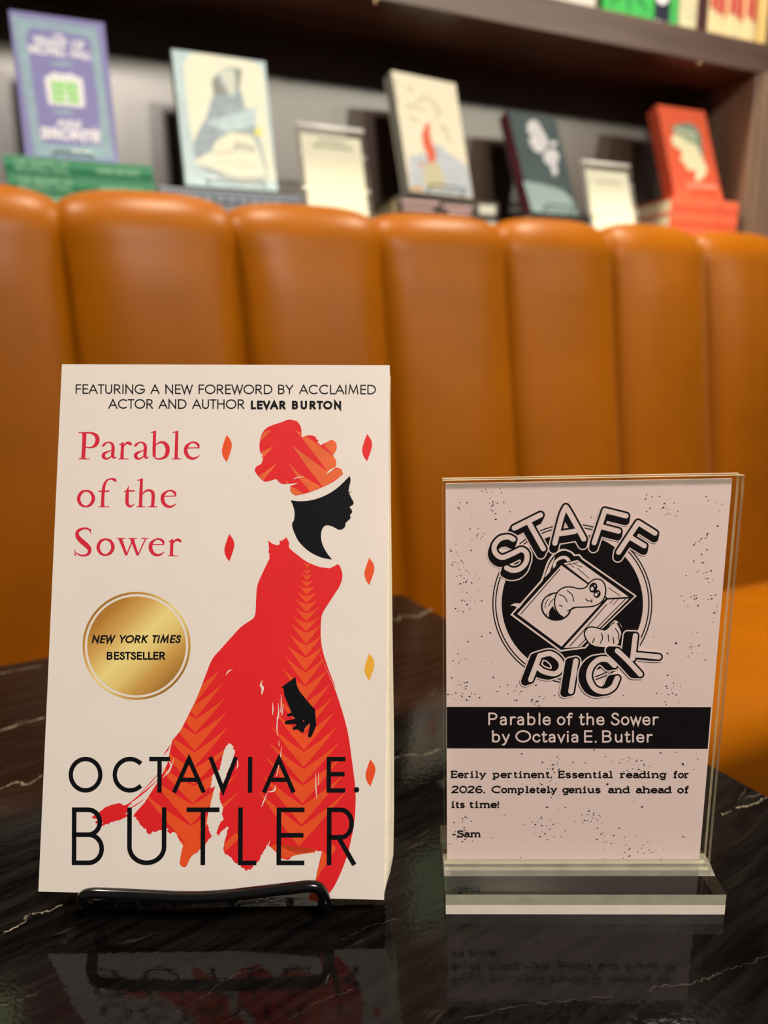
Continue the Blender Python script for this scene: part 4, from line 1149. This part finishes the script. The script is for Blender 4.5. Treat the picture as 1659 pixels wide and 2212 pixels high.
# ---- green stack and the violet book on it
VIOLET = mat('violet_cover', srgb(134, 130, 184), .42, noise=.03)
TEAL = mat('teal_border', srgb(148, 176, 188), .45, noise=.10, nscale=90)
GREEN_SP = mat('leaf_green', srgb(86, 178, 116), .45, noise=.05)
GREEN_BK = mat('book_green', srgb(38, 118, 82), .42, noise=.03)
PALEG = mat('pale_green', srgb(196, 236, 176), .45)
GT = .0238
for k, lb in enumerate(('green book lying at the bottom of the stack under the violet book', 'green book lying in the middle of the stack under the violet book', 'green book lying on top of its stack, directly under the violet book')):
    r, f, s = make_book('hardback_book', lb, lying(-.036 + .002 * (k % 2), 1.168, Z_LEDGE + GT * k), .126, .196, GT, GREEN_BK, GREEN_BK, 'books lying in stacks on the ledge')
    ink = SpineInk(None)
    text(ink, 'THE TENANT OF', .012, .082, -.0128, -.0128, .0064, .0011, 0)
    text(ink, 'WILDFELL HALL', .012, .082, -.0045, -.0045, .0064, .0011, 0)
    text(ink, 'ANNE BRONTE', .118, .176, -.0078, -.0078, .0070, .0011, 0)
    ink.poly([(.0, -.0226), (.196, -.0226), (.196, -.0218), (.0, -.0218)], 0)
    ink.done('spine_lettering', mat('soft_green_lettering', srgb(136, 186, 156), .45), s)

def leaner(name, label, s, d, z, yw, ln, w, h, t, cm, sm, group=None, pages=None):
    return make_book(name, label, wall_matrix(s, d, z, math.radians(yw), math.radians(ln)), w, h, t, cm, sm, group, pages)
FACE = 'books displayed face out on the ledge'
CLEARW = mat('clear_wire', srgb(190, 196, 190), .15)
bw, bh = .1241, .1997
r, f, s = leaner('hardback_book', 'violet blue book with a teal border and a small pale green house on its cover', -.0087, 1.19, .2761, -2.2, 9.0, bw, bh, .026, VIOLET, GREEN_SP, FACE)
hv = H4([(105, 105), (1185, 265), (1350, 1880), (262, 1805)], bw, bh)
ink = Ink(hv, 1.2e-4)
def frame(src_o, src_i, mi): ink.poly(straight(src_o), mi, [straight(src_i)])
frame('140,170 1105,320 1290,1815 372,1765 ', '190,205 1090,335 1258,1800 395,1735', 1)
ink.poly(poly_pts('195,215! 640,285 1085,345! 1150,800 1250,1795! 800,1790 400,1735! 300,1000'), 1); ink.up()
ink.poly(poly_pts('320,330! 400,318 640,345 880,400 960,410! 1030,480 1060,760 1110,1100 1140,1500 1160,1650! 900,1650 560,1640 440,1590! 410,1300 370,1000 340,700 300,480', 4), 2); ink.up()
text(ink, 'THE', 610, 722, 428, 440, 48, 11, 0)
text(ink, 'TENANT OF', 378, 962, 500, 568, 92, 20, 0, space=.6)
text(ink, 'WILDFELL HALL', 315, 1040, 590, 682, 92, 20, 0, space=.6)
text(ink, 'ANNE', 632, 925, 1440, 1468, 92, 18, 0)
text(ink, 'BRONTE', 448, 1138, 1572, 1622, 132, 38, 0)
ink.disc((1055, 1452), 12); ink.disc((1098, 1455), 12)
ink.poly(straight('500,880 545,845 600,828 625,800 650,832 780,838 800,812 820,842 880,870 940,890 965,1180 950,1220 545,1180'), 0); ink.up()
ink.poly(straight('570,900 875,930 905,1180 595,1160'), 3); ink.up()
ink.poly(straight('730,1040 765,1040 772,1195 738,1195'), 0)
for k in range(3):
    for j in range(4): ink.poly([(590 + 70 * j + 8 * k + (20 if j > 1 else 0), 940 + 80 * k + 6 * j), (630 + 70 * j + 8 * k + (20 if j > 1 else 0), 944 + 80 * k + 6 * j), (634 + 70 * j + 8 * k + (20 if j > 1 else 0), 985 + 80 * k + 6 * j), (594 + 70 * j + 8 * k + (20 if j > 1 else 0), 981 + 80 * k + 6 * j)], 4)
for y_ in (720, 1265): ink.poly(poly_pts('%d,%d %d,%d %d,%d %d,%d' % (570, y_ - 10, 720, y_ - 22, 860, y_ + 15, 700, y_ + 25)), 1)
ink.done('cover_print', [WHITE, TEAL, VIOLET, mat('house_green', srgb(192, 236, 164), .45), GREEN_SP], f)
ink = SpineInk(None)
for k in range(16): ink.poly([(.105 + .0055 * k, -.003), (.108 + .0055 * k, -.003), (.1075 + .0055 * k, -.022), (.1045 + .0055 * k, -.022)], 0)
for k in range(6): ink.poly([(.02 + .011 * k, -.006), (.027 + .011 * k, -.006), (.026 + .011 * k, -.02), (.019 + .011 * k, -.02)], 0)
ink.done('spine_lettering', PALEG, s)
small_easel('small clear wire stand behind the violet book on the green stack', .055, 1.19, .2815, math.radians(-2.2), math.radians(9), .05, CLEARW, .027)

# ---- pale blue book on two dark spined books
SLATE = mat('slate_cover', srgb(92, 104, 120), .45, noise=.08, nscale=80)
PALEB = mat('pale_blue', srgb(196, 218, 222), .45, noise=.10, nscale=60)
IVORY = mat('ivory_cover', srgb(238, 238, 216), .45, noise=.03)
GREYB = mat('grey_blue_dress', srgb(160, 176, 184), .45, noise=.16, nscale=70)
DGREY = mat('dark_grey_hair', srgb(146, 148, 140), .45)
for k, lb in enumerate(('slate spined book lying under another, below the pale blue book', 'slate spined book lying directly under the pale blue book')):
    r, f, s = make_book('hardback_book', lb, lying(.166, 1.165, Z_LEDGE + .0218 * k), .140, .218, .0218, SLATE, SLATE, 'books lying in stacks on the ledge')
    ink = SpineInk(None)
    ink.poly([(.0, -.0208), (.218, -.0208), (.218, -.0196), (.0, -.0196)], 0)
    for q in range(9): ink.poly([(.03 + .018 * q, -.005), (.042 + .018 * q, -.005), (.042 + .018 * q, -.013), (.03 + .018 * q, -.013)], 1)
    ink.done('spine_lettering', [mat('pale_slate_line', srgb(196, 202, 206), .45), mat('slate_lettering', srgb(128, 138, 148), .45)], s)
bw, bh = .1451, .2024
r, f, s = leaner('hardback_book', 'pale blue and ivory book showing a lady in a grey blue gown', .2097, 1.19, .2557, -1.0, 10.1, bw, bh, .024, PALEB, mat('spine_teal', srgb(74, 104, 108), .45), FACE)
ink = Ink(H4([(155, 145), (1195, 265), (1360, 1740), (300, 1690)], bw, bh), 1.2e-4)
ink.poly(poly_pts('285,300! 400,190 700,215 1050,270 1150,330! 1190,520 1240,1000 1330,1600! 1000,1640 600,1560 420,1440! 380,1150 330,800', 5), 0)
ink.up()
ink.poly(poly_pts('690,385! 745,350 850,335 930,365 925,470! 915,560 945,640 975,780! 1050,790 1110,780! 1090,860 1100,1000! 1160,1200 1230,1480 1245,1600! 900,1620 600,1560 430,1430! 395,1300 400,1180 470,1020 540,900 590,720 620,640! 605,540 610,470', 5), 1); ink.up()
ink.poly(poly_pts('690,400 760,360 850,380 870,540 830,660 760,560', 5), 3)
ink.poly(poly_pts('610,470! 650,455 700,520 770,630 690,640 640,660! 612,560', 4), 4); ink.poly(poly_pts('880,340! 930,365 925,470 890,600 870,500', 4), 4)
ink.poly(poly_pts('540,960! 700,900 950,830 970,800! 1080,780 1090,960 900,1040 760,1060! 640,1010', 5), 2)
ink.poly(poly_pts('620,1210! 720,1120 860,1060 1000,1070 1080,1140 1150,1300 1230,1560! 900,1580 650,1500 420,1420 540,1320 600,1290', 5), 0)
ink.up()
vs(ink, zoom(0, 0, 0), '810,1055,14 880,1060,22 1000,1080,12 1060,1085,8', 0, 0, 4)
vs(ink, zoom(0, 0, 0), '600,1290,8 700,1305,12 820,1285,12 880,1240,20 860,1205,16', 0, 0, 4)
for x_ in range(6): vs(ink, zoom(0, 0, 0), '%d,%d,12 %d,%d,18 %d,%d,12' % (880 + 36 * x_, 1170 + 9 * x_, 898 + 36 * x_, 1215 + 10 * x_, 884 + 36 * x_, 1262 + 8 * x_), 0, 0, 4)
for x_ in range(9): vs(ink, zoom(0, 0, 0), '%d,%d,10 %d,%d,14' % (660 + 50 * x_, 1380 + 5 * x_, 680 + 50 * x_, 1430 + 5 * x_), 0, 0, 5)
vs(ink, zoom(0, 0, 0), '620,1520,16 760,1575,20 960,1600,24 1200,1590,16', 0, 0, 5)
ink.disc((1125, 1060), 44, 50, 6)
ink.done('cover_print', [IVORY, GREYB, PALEB, mat('face_pale', srgb(214, 220, 206), .45), DGREY, mat('pale_grey', srgb(196, 200, 188), .45), mat('print_yellow', srgb(240, 226, 120), .45)], f)
small_easel('wire stand with a pale lip holding the pale blue book', .2885, 1.19, .2615, 0, math.radians(10), .088, CLEARW, .025)

# ---- cream book with the red figure
PINKT = mat('pink_lettering', srgb(214, 180, 180), .45)
CHAR = mat('charcoal_cover', srgb(70, 64, 60), .45)
for k, lb in enumerate(('charcoal book with pale lettering lying under another, below the cream book', 'charcoal book with pale pink lettering lying directly under the cream book')):
    r, f, s = make_book('paperback_book', lb, lying(.556, 1.165, Z_LEDGE + .0275 * k), .138, .203, .0275, CHAR, CHAR, 'books lying in stacks on the ledge')
    ink = SpineInk(None)
    for x0_, x1_, y_ in ((.010, .085, -.0195), (.090, .150, -.0150), (.012, .075, -.0085), (.100, .150, -.0060)):
        n_ = int((x1_ - x0_) / .0065)
        for q in range(n_): ink.poly([(x0_ + .0065 * q, y_ - .002), (x0_ + .0065 * q + .0046, y_ - .0024), (x0_ + .0065 * q + .0046, y_ + .0034), (x0_ + .0065 * q, y_ + .003)], 0)
    ink.poly([(.162, -.022), (.196, -.022), (.196, -.006), (.162, -.006)], 1)
    ink.done('spine_lettering', [PINKT, mat('pale_grey', srgb(196, 200, 188), .45)], s)
CREAMC = mat('cream_cover', srgb(240, 232, 208), .45, noise=.04)
bw, bh = .1379, .2143
r, f, s = leaner('hardback_book', 'cream book with a red curving figure above a grey blue hillside on its cover', .5936, 1.19, .2712, 6.4, 14.9, bw, bh, .026, CREAMC, mat('spine_pale_grey', srgb(178, 184, 172), .45, noise=.15, nscale=120), FACE)
ink = Ink(H4([(300, 95), (1010, 360), (1310, 1720), (445, 1615)], bw, bh), 1.2e-4)
ink.poly(poly_pts('455,1080! 560,1090 640,1060 700,1120! 790,1000 840,965! 960,1090 1080,1180 1200,1280! 1300,1700! 445,1610!', 5), 1); ink.up()
ink.poly(poly_pts('690,720! 735,715 742,850 770,960 810,1060 815,1160! 790,1250 720,1240! 700,1100 650,960 640,830', 6), 0)
ink.poly(poly_pts('660,1270! 780,1190 860,1250 920,1400 960,1580! 700,1560! 650,1450', 5), 2)
ink.poly(poly_pts('440,1560! 520,1520 620,1530 640,1620! 470,1610!', 5), 3)
for t in ('560,500,10 600,455,16 680,440,14 760,490,12 820,560,16 840,640,18 820,690,8', '580,510,12 640,560,14 690,570,10', '470,300,8 540,320,14 500,360,8', '430,500,8 500,490,14 560,560,8', '470,610,10 560,650,14 610,680,8', '850,760,16 920,800,18 940,870,12 980,960,16', '330,200,10 345,260,12 330,330,10 350,400,12 345,460,10'): vs(ink, zoom(0, 0, 0), t, 0, 0, 4)
ink.poly(poly_pts('570,1200! 640,1190 690,1230 620,1270', 4), 5)
ink.done('cover_print', [mat('coral_red', srgb(226, 110, 84), .45), mat('hill_blue', srgb(194, 202, 210), .45, noise=.1, nscale=60), mat('khaki', srgb(206, 200, 164), .45), mat('tan_print', srgb(206, 170, 130), .45), mat('warm_grey', srgb(170, 156, 132), .45), mat('print_pink', srgb(210, 170, 160), .45)], f)
small_easel('black wire stand holding the cream book', .668, 1.195, .2770, math.radians(6.4), math.radians(15), .075, WIRE, .027)

# ---- dark book with white blossoms
BLACKB = mat('black_cover', srgb(26, 26, 28), .45)
for k, lb in enumerate(('black book lying at the bottom below the dark flowered book', 'black book lying directly under the dark flowered book')):
    make_book('hardback_book', lb, lying(.835, 1.170, Z_LEDGE + .0222 * k), .135, .165, .0222, BLACKB, BLACKB, 'books lying in stacks on the ledge')
DKTEAL = mat('dark_teal_cover', srgb(84, 98, 100), .3, spec=.6, noise=.10, nscale=14)
bw, bh = .1243, .2075
r, f, s = leaner('hardback_book', 'dark grey teal book with two white blossoms and a speckled maroon spine', .8489, 1.19, .2531, 6.3, 20.7, bw, bh, .028, DKTEAL, mat('maroon_spine', srgb(120, 60, 72), .45, noise=.35, nscale=260), FACE)
ink = Ink(H4([(85, 645), (375, 745), (550, 1305), (250, 1250)], bw, bh), 1.2e-4)
ink.poly(poly_pts('215,735 245,728 275,750 300,790 325,830 335,870 315,905 285,910 255,890 235,860 220,830 240,815 215,790 208,760', 5), 0)
ink.poly(poly_pts('315,925 345,900 375,905 400,930 405,960 395,1000 405,1030 385,1055 370,1030 355,990 325,970', 5), 0)
ink.poly(poly_pts('345,860 385,865 390,885 355,885', 5), 0)
ink.up(); vs(ink, zoom(0, 0, 0), '240,780,5 290,830,7 300,890,4', 0, 0, 1); vs(ink, zoom(0, 0, 0), '340,940,4 380,970,7 385,1020,3', 0, 0, 1)
ink.poly(poly_pts('190,1060! 300,1090 430,1140 500,1200! 545,1300! 400,1290 255,1250!', 5), 2)  # pale reflection on the lower cover, painted in as a flat shape
ink.done('cover_print', [mat('blossom_white', srgb(222, 220, 224), .4), mat('blossom_grey', srgb(176, 174, 182), .4), mat('pale_teal_glare', srgb(158, 180, 178), .4)], f)
small_easel('black wire stand holding the dark flowered book', .915, 1.195, .2585, math.radians(6.3), math.radians(20), .07, WIRE, .029)

# ---- coral book on a coral stack
CORAL = mat('coral_cover', srgb(228, 98, 66), .42, noise=.03)
for k, lb in enumerate(('coral red book at the bottom of the stack beside the right side panel', 'coral red book in the middle of the stack beside the right side panel', 'coral red book lying directly under the upright coral book')):
    r, f, s = make_book('hardback_book', lb, lying(1.163 - .001 * (k % 2), 1.153, Z_LEDGE + .0292 * k), .138, .187, .0292, CORAL, CORAL, 'books lying in stacks on the ledge')
    ink = SpineInk(None); ink.poly([(.128, -.010), (.134, -.010), (.134, -.019), (.128, -.019)], 0); ink.poly([(.0, -.0275), (.187, -.0275), (.187, -.0262), (.0, -.0262)], 1)
    ink.done('spine_lettering', [mat('dark_coral', srgb(170, 62, 44), .45), mat('pale_coral', srgb(240, 150, 120), .45)], s)
bw, bh = .1330, .2035
r, f, s = leaner('hardback_book', 'upright coral red book with a teal and cream cameo shape on its cover', 1.1964, 1.178, .2975, -1.0, 19.4, bw, bh, .030, CORAL, CORAL, FACE)
ink = Ink(H4([(320, 125), (950, 205), (1300, 1425), (590, 1390)], bw, bh), 1.2e-4)
ink.poly(poly_pts('540,390! 600,365 680,370 740,350 810,380 880,440 920,520 935,640 965,740 960,800! 930,790 860,640 720,590 620,500 535,470', 5), 0); ink.up()
ink.poly(poly_pts('520,540 560,500 640,520 710,570! 740,600 820,610 880,660 930,760 980,850 1030,960 1010,1060 950,1120 900,1140 865,1100! 880,1020 850,980 790,990 740,950 700,880 640,830! 670,780 655,710 600,680 545,640', 5), 1); ink.up()
for q in range(6): ink.poly([(560 + 50 * q, 410 + 12 * q), (590 + 50 * q, 415 + 12 * q), (596 + 50 * q, 460 + 12 * q), (566 + 50 * q, 455 + 12 * q)], 1)
for q in range(4): ink.poly([(690 + 45 * q, 520 + 8 * q), (718 + 45 * q, 524 + 8 * q), (722 + 45 * q, 556 + 8 * q), (694 + 45 * q, 552 + 8 * q)], 1)
ink.poly(straight('740,1160 1180,1190 1200,1260 760,1235'), 2)
ink.done('cover_print', [mat('sage_teal', srgb(122, 148, 132), .45), mat('pale_cream_print', srgb(238, 232, 190), .45), mat('pale_coral', srgb(240, 150, 120), .45)], f)
small_easel('coral wire stand holding the upright coral book', 1.272, 1.178, .3030, math.radians(-1), math.radians(19), .056, mat('coral_wire', srgb(150, 52, 34), .3), .031)

# ---- two small acrylic sign holders on the ledge
MILK = edge_mat('acrylic_cut_edge_glare', srgb(248, 248, 240), .85)  # clear edges whitened, the glare on them painted into the colour
def slant_sign(label, s, d, lean, w, h, lines):
    M = wall_matrix(s, d, Z_LEDGE + .001, 0, math.radians(lean))
    r = empty('acrylic_sign_holder', M, label, 'sign holder', 'small sign holders on the ledge')
    b = bmesh.new(); sheet(b, 0, -.003, 0, w, -.0007, h); link('front_sheet', b, [CLEAR, MILK], r)
    b = bmesh.new(); sheet(b, 0, .0009, 0, w, .0032, h); link('rear_sheet', b, [CLEAR, MILK], r)
    b = bmesh.new(); tube(b, [(0, -.0005, h + .001), (w, -.0005, h + .001)], .0042, 12, 0); link('folded_top', b, mat('acrylic_glare', srgb(250, 250, 244), .28, spec=1.0), r, True)  # clear fold coloured white to paint in its glare
    b = bmesh.new(); box(b, .006, -.0003, .002, w - .006, .0005, h - .012)
    c = link('insert_card', b, mat('card_ivory', srgb(232, 230, 208), .55, noise=.02), r)
    tn = math.tan(math.radians(lean)); b = bmesh.new()
    Mi = Matrix.Rotation(math.radians(lean), 4, 'X')
    box(b, 0, .0034, 0.0006, w, .075, .0030, 0, Mi); link('foot', b, [MILK], r)
    for x_ in (.0028, w - .0028):
        for z_ in (h * .36, h * .72):
            b = bmesh.new(); bmesh.ops.create_uvsphere(b, u_segments=10, v_segments=8, radius=.0036, matrix=Matrix.Translation((x_, -.0015, z_)))
            link('corner_magnet', b, mat('chrome', (.9, .9, .88, 1), .12), r, True)
    ink = CardInk(lambda p: p, 1.5e-4)
    rr = random.Random(int(s * 1000))
    for z_, x0_, x1_, hh in lines:
        x_ = x0_
        while x_ < x1_:
            l_ = rr.uniform(.0022, .0042)
            ink.poly([(x_, z_), (x_ + l_, z_ + rr.uniform(-.0006, .0006)), (x_ + l_, z_ + hh * rr.uniform(.6, 1)), (x_, z_ + hh * rr.uniform(.6, 1))], 0)
            x_ += l_ + rr.uniform(.0012, .0024)
    ink.done('card_print', [mat('print_grey', srgb(120, 120, 100), .5)], c)
slant_sign('clear sign holder with an ivory card between the pale blue and the cream book', .3935, 1.163, 13.2, .1170, .160, [(.137, .034, .086, .006), (.127, .026, .094, .007)])
slant_sign('clear sign holder with an ivory card between the dark flowered and the coral book', .972, 1.158, 16.9, .1180, .153, [(.115, .03, .09, .005)])

# ---- upper shelf
UPG = 'books standing on the upper shelf'
LEAFG = mat('vivid_green', srgb(62, 178, 84), .42, noise=.04)
DKG = mat('deep_green_print', srgb(34, 120, 62), .42)
NAVY = mat('navy_print', srgb(26, 30, 52), .42)
def stand(name, label, s, d, w, h, t, cm, sm=None, spine_out=False, group=UPG, pages=None):
    if spine_out:
        m = Matrix((WD, -WX, UP)).transposed().to_4x4(); m.translation = W(s + t, d, Z_SH1)
        return make_book(name, label, m, w, h, t, cm, sm, group, pages)
    return make_book(name, label, wall_matrix(s, d, Z_SH1, 0, 0), w, h, t, cm, sm, group, pages)
stand('hardback_book', 'white book at the left end of the upper shelf row', .905, 1.172, .125, .20, .062, mat('white_cover', srgb(206, 202, 196), .45), spine_out=True)
r, f, s = stand('hardback_book', 'vivid green book with a navy panel standing face out on the upper shelf', .988, 1.165, .158, .21, .024, LEAFG, LEAFG)
ink = Ink(lambda p: p, 1.2e-4)
ink.poly([(.112, 0), (.152, 0), (.152, .21), (.112, .21)], 1)
for a_ in ((.004, .012, .050, .050), (.050, .050, .100, .016), (.05, .05, .052, .002), (.02, .09, .05, .05), (.05, .05, .085, .10), (.0, .035, .02, .10)):
    ink.ribbon([(a_[0], a_[1], .002), ((a_[0] + a_[2]) / 2, (a_[1] + a_[3]) / 2 + .002, .008), (a_[2], a_[3], .002)], 1, 0)
ink.up(); ink.disc((.130, .052), .017, None, 2, 30)
ink.poly([(.117, .001), (.124, .0005), (.126, .008), (.118, .009)], 2); ink.poly([(.130, .001), (.138, .001), (.139, .007), (.131, .008)], 2); ink.poly([(.142, .001), (.149, .001), (.148, .008), (.143, .006)], 2)
ink.done('cover_print', [DKG, NAVY, WHITE], f)
stand('hardback_book', 'thin green book beside the vivid green one on the upper shelf', 1.149, 1.170, .13, .20, .017, LEAFG, LEAFG, True)
r, f, s = stand('hardback_book', 'cream spined book right of the green books on the upper shelf', 1.168, 1.170, .13, .20, .046, mat('cream_spine', srgb(206, 198, 164), .45, noise=.15, nscale=50), None, True)
stand('hardback_book', 'dark maroon book on the upper shelf left of the thin booklets', 1.216, 1.172, .13, .19, .026, mat('maroon_cover', srgb(60, 22, 26), .45), None, True)
BOOKLET = mat('booklet_cream', srgb(222, 204, 160), .5, noise=.10, nscale=200)
REDP = mat('booklet_red', srgb(190, 56, 56), .5)
names = ['leftmost thin cream booklet of the row beside the pale bookend', 'second thin cream booklet of the row, counted from the left', 'third thin cream booklet of the row, counted from the left', 'fourth thin booklet of the row, cream with a red top',
         'fifth thin booklet of the row, cream with a red top', 'sixth thin booklet of the row, cream with a red top', 'seventh thin booklet of the row, next to the last', 'last thin booklet of the row, nearest the pale bookend']
for k, lb in enumerate(names):
    r, f, s = stand('thin_booklet', lb, 1.247 + .0165 * k, 1.170 + .002 * (k % 3), .12, .19, .0155, BOOKLET, None, True, 'thin booklets on the upper shelf', CREAMP)
    ink = SpineInk(None)
    ink.poly([(.052 - .006 * (k % 3), -.002), (.12, -.002), (.12, -.0135), (.05 - .004 * (k % 2), -.0135)], 0)
    ink.done('spine_print', REDP, s)
b = bmesh.new(); box(b, 0, 0, 0, .020, .09, .17); bevel_all(b, .002, 2)
be = empty('bookend', wall_matrix(1.388, 1.168, Z_SH1), 'pale wooden bookend at the right end of the thin booklets on the upper shelf', 'bookend')
link('upright', b, mat('pale_wood', srgb(214, 184, 120), .5, noise=.1, nscale=30), be)
b = bmesh.new(); box(b, -.05, .02, .0003, 0, .09, .0015); link('foot_plate', b, mat('pale_wood', srgb(214, 184, 120), .5, noise=.1, nscale=30), be)

# face-out books further left on the upper shelf: above the frame, but mirrored in the polished table
for lb, s_, w_, h_, m_ in (('pale green book face out at the far left of the upper shelf', -.34, .15, .22, mat('mint_cover', srgb(190, 214, 160), .45)), ('rose book face out on the upper shelf right of the pale green one', -.16, .14, .21, mat('rose_cover', srgb(104, 48, 52), .45)),
                         ('large white book face out on the upper shelf above the pale blue book', .20, .17, .27, mat('white_cover', srgb(206, 202, 196), .45)), ('grey green book face out on the upper shelf above the cream book', .58, .15, .22, mat('sage_cover', srgb(150, 172, 140), .45))):
    stand('hardback_book', lb, s_, 1.185, w_, h_, .028, m_)
